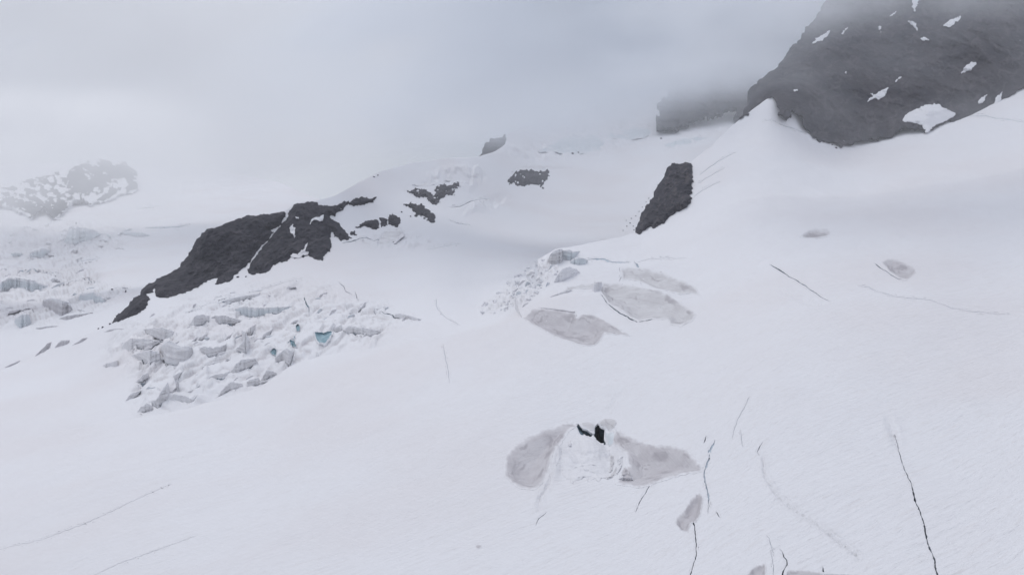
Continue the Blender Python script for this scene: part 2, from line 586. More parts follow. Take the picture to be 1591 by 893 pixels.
SEAM = [(-400,700),(-80,690),(0,683),(120,665),(215,647),(260,640),(340,622),(400,603),(450,570),(480,556),(520,550),(600,535),(690,523),(740,512),(812,492)]
mid = [(170,505,950),(0,575,900),(-200,600,880),(100,600,790),(300,560,720),(300,480,890),(225,443,1000),(320,354,1120),(300,455,1010),
  (400,425,1060),(500,404,1090),(445,325,1200),(520,318,1230),(590,265,1380),(740,243,1650),(790,200,1950),(600,375,1180),(700,335,1320),
  (840,310,1650),(900,250,2050),(980,200,2350),(1080,190,2350),(990,330,1550),(900,370,1330),(800,420,990),(780,468,740),(745,480,760),
  (600,470,850),(500,480,830),(850,150,2500),(1000,100,2700),(700,430,960),(950,400,1150),(1060,300,1600),(1150,230,2050),(830,412,1050),(850,440,900)]
for (x, y) in SEAM:
    mid.append((x, y, float(FG.D(x, y)) * 1.006))
    mid.append((x, y + 45, float(FG.D(x, y + 45)) * 1.07))
ICEFALL = [(150,560),(195,505),(250,480),(330,452),(420,440),(500,438),(565,462),(640,490),(610,528),(520,548),(450,580),(395,605),(330,622),(225,648),(195,615),(215,590)]
FAR_ICEFALL = [(-120,420),(-20,380),(30,350),(110,335),(190,350),(230,385),(150,400),(170,440),(215,450),(150,490),(60,510),(-120,540)]
def icefall_mid(x, y):
    return 7.2 * terrace(x, y, 42, 75, 2.1, 2.2) + 2.2 * terrace(x, y, 14, 26, 5.1, 2.0) + 0.7 * ridged(x / 12, y / 20, 6.6, 3)
UPPER_ZONES = [[(638,290),(665,268),(700,255),(750,252),(760,275),(730,300),(700,285),(670,290)], [(770,240),(800,215),(850,195),(920,185),(1012,180),(1016,215),(960,235),(880,250),(800,250)],
               [(545,380),(565,360),(620,350),(665,365),(680,380),(630,392),(570,386)], [(720,335),(735,310),(780,300),(800,312),(770,325)], [(1030,235),(1060,212),(1120,195),(1130,200),(1080,228)]]
def w_up(px, py):
    w = np.zeros(np.shape(px))
    m = (px > 520) & (px < 1150) & (py > 160) & (py < 410)
    if np.any(m):
        for z in UPPER_ZONES:
            w[m] = np.maximum(w[m], sstep(-4, 12, poly_sd(z, px[m], py[m])))
    return w
def icefall_up(x, y):
    return 6.0 * terrace(x, y, 46, 130, 31.1, 2.2) + 2.0 * terrace(x, y, 16, 50, 33.1, 2.0)
def w_mid(px, py):
    return sstep(-12, 22, poly_sd(ICEFALL, px, py) + 12 * fbm(px / 40, py / 25, 4.1, 3))
def z_mid(p, px, py):
    x, y = p[..., 0], p[..., 1]
    return 1.2 * fbm(x / 90, y / 130, 7.3, 2) + w_up(px, py) * icefall_up(x, y) + w_mid(px, py) * icefall_mid(x, y) + w_fan(px, py) * icefall_fan(x, y) + 0.3 * fbm(x / 12, y / 16, 1.3, 2) * sstep(1050, 700, y)
def bare(zf, wf, lo, hi):
    def f(P, px, py):
        x, y = P[:, 0], P[:, 1]
        d = 3.0
        r = np.hypot(x, y)
        sl = (zf(x + x / r * d, y + y / r * d) - zf(x, y)) / d
        return sstep(lo, hi, sl) * wf(px, py)
    return f
MID = Layer(mid, z_mid)
def icefall_far(x, y):
    return 10.0 * terrace(x, y, 70, 150, 12.1, 2.2) + 4.5 * terrace(x, y, 26, 55, 15.1, 2.0) + 0.5 * ridged(x / 20, y / 40, 6.6, 3)
def w_far(px, py):
    return sstep(-10, 22, poly_sd(FAR_ICEFALL, px, py) + 12 * fbm(px / 40, py / 20, 9.1, 3))
FAR = Layer([(-300,610,1000),(0,590,1010),(0,575,1030),(110,530,1080),(170,507,1120),(250,470,1300),(100,440,1700),(250,400,1950),(100,350,2700),(300,300,3500),(450,290,3600),
  (0,300,3900),(590,262,4200),(-300,450,1700),(-300,320,3600),(0,350,2650),(0,270,4800),(300,265,4800),(600,235,5200),(800,250,5200),(800,400,2600),(500,420,2300)],
  lambda p, px, py: 3.0 * fbm(p[..., 0] / 200, p[..., 1] / 300, 3.3, 3) + w_far(px, py) * icefall_far(p[..., 0], p[..., 1]))

CREST = [(800,470),(840,440),(835,405),(862,388),(900,380),(950,372),(990,361),(1012,350),(1040,300),(1065,262),(1075,250),(1110,222),(1145,190),
         (1199.7,147),(1203,150),(1216,158),(1262,182),(1290,200),(1330,200),(1400,180),(1480,160),(1591,112),(2100,-80)]
FG_POLY = SEAM + CREST + [(2100,1300),(-400,1300)]
MID_POLY = [(-400,612),(0,577),(60,552),(110,530),(170,504),(188,486),(202,473),(207,465),(217,459),(219,451),(226,444),(248,432),(263,424),(280,415.5),(284,407),(294,397),
  (299,387),(302.5,376),(314,363),(323,354.5),(349,347.5),(369,341),(388,335),(407,333),(445,325.5),(456,318),(470,313),(493,311),(520,304),(550,287),(590,266),(640,252),
  (700,245),(745,243),(770,235),(785,224),(790,207),(808,200),(840,190),(900,172),(1000,150),(1100,120),(1250,100),(1250,330),(1000,420),(900,470),(870,520),(740,560),(600,590),(450,640),(260,700),(-400,760)]
FAR_POLY = [(-400,255),(0,255),(300,258),(430,282),(520,320),(560,380),(420,430),(230,520),(60,610),(-400,680)]

# ------------------------------------------------------------------ features traced from the picture
MID.cell, FAR.cell = 1.6, 1.9
CREVASSES = []          # (layer, line [(x, y, width)], depth, label, material, rim, group)
def crack(layer, line, label, depth=9.0, mat=None, rim=3.2, group=None):
    if any(k in label for k in ('hairline', 'wavy crack', 'faint', 'in the snow right of the dark', 'rough crack in', 'under the snow bank', 'in the basin', 'smooth snow near')):
        line = [(x, y, w_ * (0.35 if 'hairline' in label else 0.6)) for x, y, w_ in line]
        depth, mat = 0.35, mat or M_CREVBLUE
    CREVASSES.append((layer, line, depth, label, mat or M_CREV, rim, group))
    w = np.array(line)[:, 2]
    def cut(X, Y, line=line, w=w):
        d, T = line_dist(line, X, Y)
        i = np.clip(T.astype(int), 0, len(w) - 2)
        ww = w[i] + (w[i + 1] - w[i]) * (T - i)
        return d - (ww / 2 + layer.cell * 1.15)
    layer.cuts.append((bbox(line, 14), cut))

def furrow(layer, line, width, depth, rough=0.5):
    def f(px, py):
        d, T = line_dist(line, px, py)
        end = sstep(0, 0.6, T) * sstep(0, 0.6, len(line) - 1 - T)
        n = 1 + rough * fbm(px / 3.0, py / 2.0, 1.7, 2) * 1.6
        g = np.exp(-(d / width) ** 2) - 0.5 * np.exp(-((d - 2.0 * width) / (1.2 * width)) ** 2)
        return -depth * g * n * end
    layer.feats.append((bbox(line, width * 5), f))

def dent(layer, poly, depth, width, tilt=0.0):
    def f(px, py):
        s = poly_sd(poly, px, py)
        return -depth * sstep(0, width, s)
    layer.feats.append((bbox(poly, 2), f))

def mound(layer, x, y, rx, ry, h, p=2.0):
    layer.feats.append(((x - 3 * rx, y - 3 * ry, x + 3 * rx, y + 3 * ry),
                        lambda px, py: h * np.exp(-(((px - x) / rx) ** 2 + ((py - y) / ry) ** 2) ** (p / 2))))

# long crevasses of the near snowfield
crack(FG, [(1391,673,0.5),(1398.8,705.8,0.9),(1403,721,0.7),(1407.6,734.8,1.1),(1412,746,1.5),(1416.4,756,1.1),(1418.5,767,1.9),(1421.5,778.8,2.8),(1424,787,1.4),(1429,799,1.8),(1432,809,1.2),(1435.3,819,2.0),
           (1440.4,839.3,1.6),(1443,846,1.9),(1445.4,853,2.9),(1448.5,861,1.3),(1451.7,869.5,2.3),(1453,881,2.0),(1455.5,892,2.6),(1461,912,2.6),(1466,940,2.0)],
      'long thin dark crevasse running down the open snow at the lower right', 14)
crack(FG, [(1110.3,685.6,0.6),(1107,692,3.6),(1102,700.7,4.6),(1102.5,706,1.4)], 'pale blue open slit right of the wide grey hollow, upper one of two', 0.9, M_CREVBLUE, 2.6)
crack(FG, [(1103.5,704,4.2),(1102,709,2.4),(1100,715,4.6),(1097,723.4,4.0),(1094.8,729,1.0),(1094.5,733.5,3.2),(1095.7,748.6,1.8),(1099,762,2.6),(1100.8,773.8,2.2),(1102,789,0.8),(1100,798,0.5)],
      'crevasse with a blue upper part and a thin dark tail by the grey leaf hollow', 1.1, M_CREVBLUE, 2.8)
crack(FG, [(1097.5,680,0.8),(1096,683.5,1.8),(1094.3,687.3,0.8)], 'very short dark slit just above the blue crevasse', 5, None, 2)
crack(FG, [(1113.4,800,0.8),(1115.2,803,2.0),(1117.3,806,0.8)], 'tiny dark slit right of the leaf shaped grey hollow', 5, None, 2)
crack(FG, [(1078,817,3.0),(1079.5,828,1.6),(1080.6,839.3,2.2),(1082,852,1.5),(1081.9,864.5,2.0),(1078,878,1.4),(1073,892,1.8),(1066,915,1.2)], 'thin winding crevasse below the leaf shaped hollow, leaving the frame', 9)
crack(FG, [(1192.7,839.3,0.8),(1196,846,1.5),(1199,854.4,1.4),(1199.5,868,1.0),(1201.5,892,1.2),(1202,915,1.0)], 'faint upright crack just left of the dark crooked crack at the bottom edge', 6)
crack(FG, [(1212.8,858.2,0.8),(1215.5,864,2.0),(1217.9,870.8,2.2),(1221.5,875,1.2),(1222.9,882,2.4),(1219,887,1.2),(1216.6,892,2.8),(1213,910,3.0)], 'short dark crooked crack at the bottom edge', 9)
crack(FG, [(1278.2,883,1.4),(1279,891,2.4),(1280,915,2.4)], 'dark upright slit standing in the grey strip at the bottom edge', 8, None, 2)
crack(FG, [(1024.6,728.5,0.6),(1016,739,1.0),(1009.5,749.9,1.5),(1005,757,1.1),(999.4,766.2,1.8),(992,782,1.2),(988,794,0.6)], 'slanting thin crack crossing the lower edge of the wide grey hollow', 6)
crack(FG, [(848,796.5,0.6),(841,801,1.2),(836,806,1.4),(834,811.5,0.6)], 'small hooked crack below the fallen snow tongue', 5, None, 2.2)
crack(FG, [(688.8,538.3,0.6),(690.4,547,1.3),(692.6,558.5,0.9),(694.2,565,1.4),(696.3,576,1.1),(697.6,591,0.5)], 'lone thin upright crack in the smooth snow near the middle', 7, None, 2.5)
crack(FG, [(1198.3,412.5,1.0),(1206,417,2.6),(1216.8,423.8,2.2),(1228,431,1.4),(1241,438,1.2),(1253.7,446.6,1.3),(1271,458,1.1),(1287.9,467.9,0.6)], 'straight slanting crevasse under the small oval grey hollow on the right slope', 9)
crack(FG, [(1336,445,0.5),(1350.4,446.6,1.0),(1366,453,0.8),(1384.5,458,1.1),(1400,460,0.7),(1415.8,462,1.2),(1431,463,0.8),(1447,465,1.0),(1465,472,0.7),(1481,479,1.2),(1497,482,0.8),(1512,485.8,1.4),(1540,487,0.7),(1566.5,489,0.5)],
      'long thin wavy crack across the right snow slope below the grey hollow', 4, None, 2.2)
crack(FG, [(1361.5,411,1.4),(1366,414,1.6),(1373,419,0.7),(1385,426,0.9),(1398,431.5,0.9),(1408,433.3,0.5)], 'thin dark crack along the lower rim of the angular grey hollow', 5, None, 2.2)
crack(FG, [(0,854,0.4),(66,836.5,0.7),(130,812,0.9),(190,785,1.0),(225,768,0.8),(264,752,0.4)], 'long hairline crack over the smooth snow at the lower left', 2.5, None, 2.2)
crack(FG, [(140,896,0.8),(190,876,1.1),(241,858,1.2),(270,846,0.7),(302,835,0.4)], 'hairline crack at the bottom edge in the lower left', 2.5, None, 2.2)
crack(FG, [(1163,620,0.6),(1156,636,1.0),(1148,651,0.8),(1142,664,1.3),(1138,678,0.6)], 'faint slanting crack above the blue crevasse', 4, None, 2.2)
crack(FG, [(1151,671,0.5),(1152,682,1.2),(1154,691,0.5)], 'faint short crack right of the blue crevasse top', 4, None, 2)
crack(FG, [(1184,689,0.5),(1180,695,1.4),(1177,700,1.6),(1179,704,0.5)], 'short hooked crack at the head of the rough snow track', 4, None, 2)
# by the rock tooth on the right slope
crack(FG, [(1089,270,0.6),(1100,262,1.6),(1113.8,252.4,1.6),(1126,245,1.2),(1140,238.5,0.6)], 'uppermost slanting crack in the snow right of the dark rock tooth', 6, None, 2.2)
crack(FG, [(1087,284,0.6),(1101,275,1.2),(1112,268,1.2),(1123,262,0.5)], 'middle slanting crack in the snow right of the dark rock tooth', 6, None, 2.2)
crack(FG, [(1080,305,0.6),(1092,296,1.4),(1103.7,290,1.4),(1117,283,0.5)], 'lowest slanting crack in the snow right of the dark rock tooth', 6, None, 2.2)
crack(FG, [(1186.9,188,0.6),(1200,186,1.2),(1213,192,0.8),(1228,197,1.2),(1243,203,1.2),(1257,206,0.5)], 'rough crack in the snow at the foot of the big cliff', 6, None, 2.2)
crack(FG, [(1500,178,0.6),(1530,179,1.4),(1548,184,1.2),(1575,186,1.5),(1600,190,1.0)], 'crack under the snow bank at the right edge below the cliff', 6, None, 2.2)
# dome in the middle
crack(FG, [(913,404,1.0),(926,402.5,3.0),(940,404,3.4),(954,408,3.2),(967,409,2.4),(978,408.5,1.0)], 'blue gaping crevasse along the top of the snow dome', 1.6, M_CREVBLUE, 2.4)
crack(FG, [(991,410,0.8),(1010,404,1.0),(1029,402,1.2),(1045,402.5,0.8),(1062,403,0.4)], 'hairline crack curving right from the blue crevasse on the dome', 5, None, 2)
crack(FG, [(987,409,1.0),(990,416,4.0),(992.5,422,2.4),(995,430,1.4),(996,438,0.6)], 'dark notch splitting the upper step of the dome', 2.5, M_CREVBLUE, 2)
crack(FG, [(998,427,0.5),(996.5,433,1.2),(996,437.5,0.6)], 'tiny forked crack beside the dark notch', 5, None, 1.6)
crack(FG, [(965,420,0.6),(966,428,1.2),(963,433,0.5)], 'tiny crack on the left end of the upper dome step', 4, None, 1.6)
crack(FG, [(934,461,0.8),(944,474,1.4),(960,484,2.4),(970,490,3.0),(979,496,2.2),(992,501,1.6),(1012,498,1.0)], 'dark undercut along the foot of the wide middle hollow of the dome', 6, None, 2)
crack(FG, [(896,490,0.6),(900,500,1.8),(903,511,1.4),(901,521,0.6)], 'dark cleft in the middle of the lowest dome hollow', 5, None, 1.8)
# hairlines in the middle basin and left icefall
crack(MID, [(528,439.5,0.7),(534,446,1.0),(537,452,1.4),(545,457,0.6)], 'dotted crack in the smooth snow above the right end of the left icefall', 5, None, 1.6)
crack(MID, [(552.5,456,0.7),(553.5,462,1.8),(555.5,465.5,1.0)], 'small dark slit above the right end of the left icefall', 5, None, 1.6)
crack(MID, [(678.5,466,0.6),(678,472,1.3),(681,480,0.8),(690,490,0.7),(711,503,0.4)], 'thin crack in the basin above the lone upright crack', 5, None, 1.6)
crack(MID, [(583,483.5,0.5),(597,488,1.0),(612,491,1.8),(625,492,1.3),(638,495.5,1.7),(650,497,0.6)], 'small dark broken crack right of the left icefall', 5, None, 1.6)
crack(MID, [(250,597,0.5),(290,478,0.3)][:0] or [(330,474,0.5),(365,463,0.7),(400,452,0.9),(435,440,0.7),(468,432,0.4)], 'long hairline crack under the foot of the dark rock rib', 4, None, 1.6)
crack(MID, [(290,484,0.4),(318,476,0.8),(345,468,0.5)], 'short hairline crack beneath the rib above the left icefall', 4, None, 1.5)
crack(MID, [(470,466,1.0),(475,474,3.4),(479.5,481,3.0),(481,486,0.8)], 'teal open crevasse standing alone at the upper right of the left icefall', 7, M_TEAL, 1.8)
crack(MID, [(494,554,0.6),(500,563,0.8),(503,569,0.4)], 'short faint crack below the teal pool in the left icefall', 3, None, 1.5)
crack(MID, [(667,387,0.4),(686,383,0.8),(711,379,0.4)], 'hairline crack in the basin under the scattered rocks', 4, None, 1.5)
crack(MID, [(534,378,0.8),(545,375.5,2.0),(558,373,1.2),(570,372,1.5),(580,377,0.8),(595,374,1.4),(606,371,0.8)], 'dark crack where ice meets snow below the row of rocks', 6, None, 1.6)
crack(MID, [(700,322,0.5),(714,321,1.2),(722,317,0.8),(735,312,1.6),(757,309,0.5)], 'ragged crack at the foot of the upper rocks', 6, None, 1.6)
crack(MID, [(700,342,0.4),(712,346,0.9),(728,349,0.5)], 'small crack in the snow right of the scattered rocks', 4, None, 1.5)
for ln, lb in (([(29,428,0.5),(45,422,1.6),(50,420,2.6),(70,425,2.0),(90,429,0.5)], 'wavy open crack high in the far left icefall'),
               ([(92,442,0.5),(110,437,1.0),(135,434,0.8),(150,437,1.2),(152,437.5,0.4)], 'thin curved crack over the far left icefall, right of the wavy one'),
               ([(122,407,0.4),(138,404,1.0),(152,402,0.4)], 'short straight crack on the smooth far glacier'),
               ([(218,324,0.4),(232,323,1.2),(246,321,0.4)], 'short crack on the far snow under the misty mountain'),
               ([(73,350,0.4),(80,346,1.4),(82,342,0.6)], 'small dark crack at the foot of the misty mountain'),
               ([(275,354,0.4),(285,351,1.4),(293,349.5,0.4)], 'small crack beside the upper end of the far blue step')):
    crack(FAR, [(x, y, w * 0.55) for x, y, w in ln], lb, 4, M_CREVBLUE, 1.5)

def cv(pts, ox, oy, s):
    return [(ox + a / s, oy + b / s) for a, b in pts]
def L3(*pts): return cv(pts, 150, 430, 3.97)
def L4(*pts): return cv(pts, 350, 430, 3.97)
POCKETS = ((L4((552,392),(568,384),(600,378),(658,372),(656,395),(625,430),(582,444),(570,420)), 'open teal ice pocket at the right of the left icefall'),
               (L3((1172,425),(1190,412),(1215,425),(1235,464),(1200,456)), 'dark teal slot in the jagged serac, lower one'),
               (L3((1198,408),(1202,385),(1218,380),(1226,400),(1222,415)), 'dark teal slot in the jagged serac, upper one'),
               (L3((1070,475),(1090,470),(1110,472),(1110,498),(1085,488)), 'small dark blue slot left of the jagged serac'),
               (L3((1228,330),(1240,318),(1256,330),(1252,345),(1235,342)), 'small blue slot above the jagged serac'),
               (L3((1058,600),(1062,570),(1072,600),(1068,612)), 'narrow blue slit in the small pointed serac'))
for pl, lb in POCKETS:
    MID.cuts.append((bbox(pl, 8), lambda X, Y, pl=pl: -poly_sd(pl, X, Y)))

G = 'seracs of the left icefall'
LEFT = [
 (L3((265,335),(330,318),(400,310),(445,325),(485,340),(478,362),(460,378),(400,385),(330,360)), 'flat grey serac face at the top left of the left icefall', M_FIRN),
 (L3((150,440),(175,405),(210,380),(270,382),(330,385),(390,400),(340,430),(270,445),(240,450),(210,462)), 'ragged grey serac face at the left end of the left icefall', M_FIRN),
 (L3((392,462),(395,430),(425,405),(450,395),(520,430),(590,430),(600,490),(570,530),(490,545),(430,530)), 'broad rounded grey serac with a dark crack along its foot', M_FIRN_PALE),
 (L3((615,450),(660,430),(720,436),(760,430),(805,410),(800,450),(750,480),(690,500),(650,490)), 'low grey serac face right of the broad rounded serac', M_FIRN_PALE),
 (L3((850,452),(880,430),(905,395),(925,345),(945,400),(938,440),(915,470),(880,462)), 'curved banded serac near the centre of the left icefall', M_FIRN_PALE),
 (L3((925,345),(940,315),(985,293),(975,330),(950,362)), 'small dark streaked serac just above the curved banded one', M_FIRN),
 (L3((820,205),(900,185),(980,188),(1060,190),(1140,184),(1220,180),(1222,205),(1170,230),(1100,245),(960,255),(900,245),(860,225)), 'long smooth pale blue ice face at the top of the left icefall', M_FIRN_BLUE),
 (L3((820,590),(845,560),(860,535),(900,510),(980,500),(1000,540),(930,570),(850,600)), 'brownish grey serac face in the lower middle of the left icefall', M_FIRN),
 (L3((655,640),(700,615),(740,600),(780,596),(822,580),(830,600),(780,620),(720,635)), 'thin grey serac ledge left of the brownish serac', M_FIRN),
 (L3((925,650),(945,635),(1000,620),(1008,640),(1000,655),(930,672)), 'squat square grey serac at the lower edge of the left icefall', M_FIRN),
 (L3((1012,640),(1035,600),(1050,570),(1080,580),(1110,595),(1070,615)), 'small pointed serac right of the squat square one', M_FIRN_PALE),
 (L3((738,745),(770,705),(800,670),(830,645),(870,652),(900,660),(905,680),(820,700),(790,715)), 'grey serac with broken cracks at the lower edge, left of the squat square one', M_FIRN_PALE),
 (L3((345,790),(380,740),(410,690),(440,645),(455,720),(440,775),(380,805)), 'steep streaked grey serac at the bottom left of the left icefall', M_FIRN),
 (L3((250,832),(275,800),(310,780),(340,790),(352,815),(300,832),(280,840)), 'lowest low grey serac at the bottom left tip of the left icefall', M_FIRN),
 (L3((450,765),(465,735),(480,720),(560,740),(630,770),(580,790),(520,775),(460,780)), 'low dirty serac right of the steep streaked one', M_FIRN),
 (L3((487,660),(493,640),(500,628),(508,660),(510,700),(492,705)), 'narrow upright grey serac splinter near the bottom left', M_FIRN),
 (L3((175,768),(195,740),(215,720),(275,700),(240,735)), 'lone grey snow step left of the lowest seracs', M_FIRN_PALE),
 (L3((35,550),(60,535),(100,525),(130,515),(130,553),(60,560)), 'lone small grey hollow step far left of the icefall', M_FIRN),
 (L3((565,300),(590,268),(610,240),(650,232),(700,245),(690,290),(600,320)), 'lumpy grey serac left under the blue ice face', M_FIRN_PALE),
 (L3((690,256),(740,238),(790,240),(890,270),(850,285),(760,290),(700,275)), 'flat grey pink serac ledge under the left end of the blue ice face', M_FIRN_PALE),
 (L3((720,172),(760,155),(800,142),(900,118),(1010,102),(1000,115),(900,145),(800,170),(740,180)), 'long narrow grey step above the blue ice face', M_FIRN_PALE),
 (L3((1105,540),(1100,505),(1125,470),(1170,440),(1205,462),(1225,470),(1205,520),(1190,550),(1150,525)), 'jagged serac with teal cracks at the right of the left icefall', M_FIRN_PALE),
 (L3((200,492),(260,470),(330,450),(388,462),(400,510),(330,545),(290,520)), 'crumpled grey serac slope under the left end serac', M_FIRN_PALE),
 (L3((640,388),(660,360),(682,350),(680,365)), 'small smooth grey dip on the snow cap in the middle of the left icefall', M_FIRN_PALE),
 (L3((1015,392),(1030,355),(1060,335),(1095,318),(1070,350)), 'small streaked step right of the curved banded serac', M_FIRN_PALE),
 (L3((470,610),(500,595),(540,585),(520,610),(490,640),(478,640)), 'small grey notch step above the narrow upright splinter', M_FIRN_PALE),
 (L3((555,710),(600,695),(660,682),(640,700),(590,715)), 'thin dark edged ledge right of the narrow upright splinter', M_FIRN),
 (L3((250,640),(290,600),(320,590),(320,615),(280,640)), 'small dark streaked step left of the steep streaked serac', M_FIRN),
 (L4((722,350),(725,325),(760,302),(860,316),(955,330),(940,355),(890,366),(800,356)), 'long grey slab face at the right end of the left icefall', M_FIRN_PALE),
 (L4((1042,247),(1050,232),(1080,226),(1150,245),(1210,262),(1190,270),(1130,262)), 'thin long serac slab alone in the snow right of the left icefall', M_FIRN),
 (L4((660,330),(690,305),(720,290),(722,345),(690,345)), 'small dark cracked serac at the left end of the long slab face', M_FIRN),
 (L4((498,395),(510,370),(545,362),(552,400),(520,405)), 'small broken serac left of the blue pool', M_FIRN_PALE),
 (L4((100,330),(125,345),(150,400),(145,450),(125,470),(105,440)), 'grey strip of ice at the centre under the curved banded serac', M_FIRN_PALE),
]
def L8(*pts): return cv(pts, 740, 350, 3.97)
CENTRE = [
 (L8((440,225),(455,185),(470,162),(500,150),(530,148),(540,175),(530,225),(490,250),(450,250)), 'rounded white serac knob at the top left of the snow dome', M_FIRN_PALE, FG),
 (L8((530,215),(535,155),(570,150),(600,165),(640,160),(610,200),(590,220)), 'pale blue cracked serac right of the rounded knob', M_FIRN_BLUE, FG),
 (L8((575,235),(590,210),(640,200),(690,215),(680,240),(620,250)), 'low pale blue serac under the cracked one on the dome top', M_FIRN_BLUE, FG),
 (L8((715,405),(722,372),(745,352),(772,352),(765,380),(745,415),(728,420)), 'white snow pillar dividing the hollows of the dome', M_SNOW, FG),
 (L8((480,350),(500,310),(530,270),(570,255),(620,275),(645,295),(600,310),(540,340)), 'smooth pale serac slope below the rounded knob', M_SNOW, FG),
 (L8((400,465),(460,440),(520,415),(580,395),(600,405),(540,435),(470,460)), 'thin grey step left of the snow dome', M_FIRN_PALE, FG),
 (L8((370,505),(450,510),(530,520),(610,533),(605,540),(520,532),(430,522)), 'thin dark ledge along the top of the lowest dome hollow', M_FIRN, FG),
]
UPPER = [
 ([(640,287),(665,272),(690,264),(730,260),(747,272),(738,290),(715,283),(690,280),(665,290)], 'pale shaded ice cliff just above the ragged speckled rock', M_FIRN_PALE),
 ([(836,236),(852,224),(872,212),(890,206),(905,210),(922,206),(945,222),(960,232),(925,236),(885,241),(860,236)], 'misty blue broken ice cliff at the head of the basin', M_FIRN_BLUE),
 ([(940,212),(956,203),(972,200),(988,195),(1006,198),(1014,207),(1000,214),(975,219)], 'misty pale ice cliff left of the back rock wall', M_FIRN_BLUE),
 ([(745,266),(770,259),(800,255),(850,256),(890,261),(860,264),(800,261),(775,265)], 'long pale ice ledge above the lone speckled rock patch', M_FIRN_PALE),
 ([(552,372),(562,362),(580,358),(600,355),(620,353),(628,366),(615,377),(596,383),(572,377)], 'streaked ice wall under the row of dark rocks', M_FIRN_PALE),
 ([(1030,226),(1050,216),(1085,212),(1100,214),(1075,222),(1045,229)], 'thin misty ice ledge under the back rock wall', M_FIRN_BLUE),
]
def L2(*pts): return cv(pts, 0, 400, 3.97)
def L1(*pts): return cv(pts, 0, 230, 3.97)
FARS = [
 (L2((-5,160),(50,130),(100,122),(200,140),(300,180),(260,200),(200,215),(100,195),(-5,205)), 'banded bluish serac slope at the left edge of the far icefall', M_FIRN_BLUE),
 (L2((260,300),(265,262),(330,250),(430,280),(455,340),(380,370),(330,350),(290,320)), 'broad pinkish grey serac in the far left icefall', M_FIRN),
 (L2((85,405),(95,375),(130,352),(180,350),(193,400),(160,430),(120,437)), 'round grey blue serac bowl at the left of the far icefall', M_FIRN_BLUE),
 (L2((330,388),(400,362),(450,352),(600,338),(520,362),(420,386)), 'long low grey step under the broad pinkish serac', M_FIRN),
 (L2((200,440),(280,424),(350,420),(372,428),(300,438),(250,447)), 'thin grey step at the lower edge of the far left icefall', M_FIRN),
 (L2((482,250),(500,228),(580,215),(660,260),(640,290),(560,280),(490,268)), 'pale broken serac at the right of the far icefall', M_FIRN_BLUE),
 (L2((48,345),(60,330),(130,320),(100,335),(60,345)), 'small dark edged step at the left edge of the far icefall', M_FIRN),
 (L2((120,340),(150,315),(200,308),(212,350),(200,358),(185,325)), 'arched grey ledge above the round serac bowl', M_FIRN),
 (L2((338,555),(360,525),(380,512),(430,510),(422,530),(380,545)), 'small grey step with dark specks below the far icefall', M_FIRN),
 (L2((215,607),(260,565),(290,530),(318,520),(310,555),(270,580)), 'slanting grey step far left beneath the far icefall', M_FIRN),
 (L2((440,545),(480,520),(510,498),(545,495),(500,525)), 'slanting dark step left of the pointed end of the rock rib', M_FIRN),
 (L2((640,460),(680,442),(740,438),(795,442),(720,455)), 'low lens shaped step just under the pointed end of the rock rib', M_FIRN),
 (L2((30,677),(70,655),(125,635),(100,655),(60,670)), 'lone thin grey step at the left edge below the far icefall', M_FIRN),
 (L1((385,590),(405,545),(430,490),(500,492),(560,500),(640,535),(540,580),(450,602)), 'pale blue broken serac high in the far glacier', M_FIRN_BLUE),
 (L1((890,492),(960,486),(1040,484),(1090,482),(1170,475),(1100,490),(1000,497),(950,496)), 'long thin pale blue step on the far glacier', M_FIRN_BLUE),
 (L1((720,525),(780,518),(880,522),(925,540),(860,545),(785,535)), 'faint blue step right of the broken far serac', M_FIRN_BLUE),
 (L1((180,655),(215,630),(260,620),(310,630),(290,660),(250,680),(190,672)), 'small blue grey serac left of the broken far serac', M_FIRN_BLUE),
 (L1((60,655),(90,645),(140,650),(135,665),(80,668)), 'tiny faint grey step left of the small blue grey serac', M_FIRN_BLUE),
 (L1((425,655),(450,625),(480,630),(475,665)), 'tiny grey block below the broken far serac', M_FIRN),
 (L1((605,605),(625,600),(638,608),(620,616)), 'tiny dark step right of the broken far serac', M_FIRN),
]

def foot_line(poly, a, b):
    pl = np.array(poly, float)
    x0, x1 = pl[:, 0].min(), pl[:, 0].max()
    xs = np.linspace(x0 + (x1 - x0) * a, x0 + (x1 - x0) * b, max(4, int((x1 - x0) * (b - a) / 3)))
    bot = np.full(len(xs), -1e9)
    for (ax, ay), (bx, by) in zip(pl, np.roll(pl, -1, 0)):
        m = (xs >= min(ax, bx)) & (xs <= max(ax, bx))
        if abs(bx - ax) > 1e-6:
            bot[m] = np.maximum(bot[m], ay + (xs[m] - ax) / (bx - ax) * (by - ay))
    return xs, bot
frnd = random.Random(11)
for pl, lb, mt in LEFT:
    w_ = max(p[0] for p in pl) - min(p[0] for p in pl)
    if w_ < 14 or 'dip' in lb or 'lone' in lb:
        continue
    a = frnd.uniform(0.03, 0.3)
    b = frnd.uniform(0.7, 0.97)
    xs, bot = foot_line(pl, a, b)
    short = lb.split(' of the left')[0].split(' with ')[0]
    short = ' '.join(short.split()[:9])
    crack(MID, [(x, y + 0.7, 0.3 + (0.9 + 0.9 * frnd.random()) * math.sin(math.pi * (i + 0.4) / len(xs))) for i, (x, y) in enumerate(zip(xs, bot))],
          'dark crack at the foot of the ' + short, 5, None, 1.6, 'cracks at the foot of the seracs')

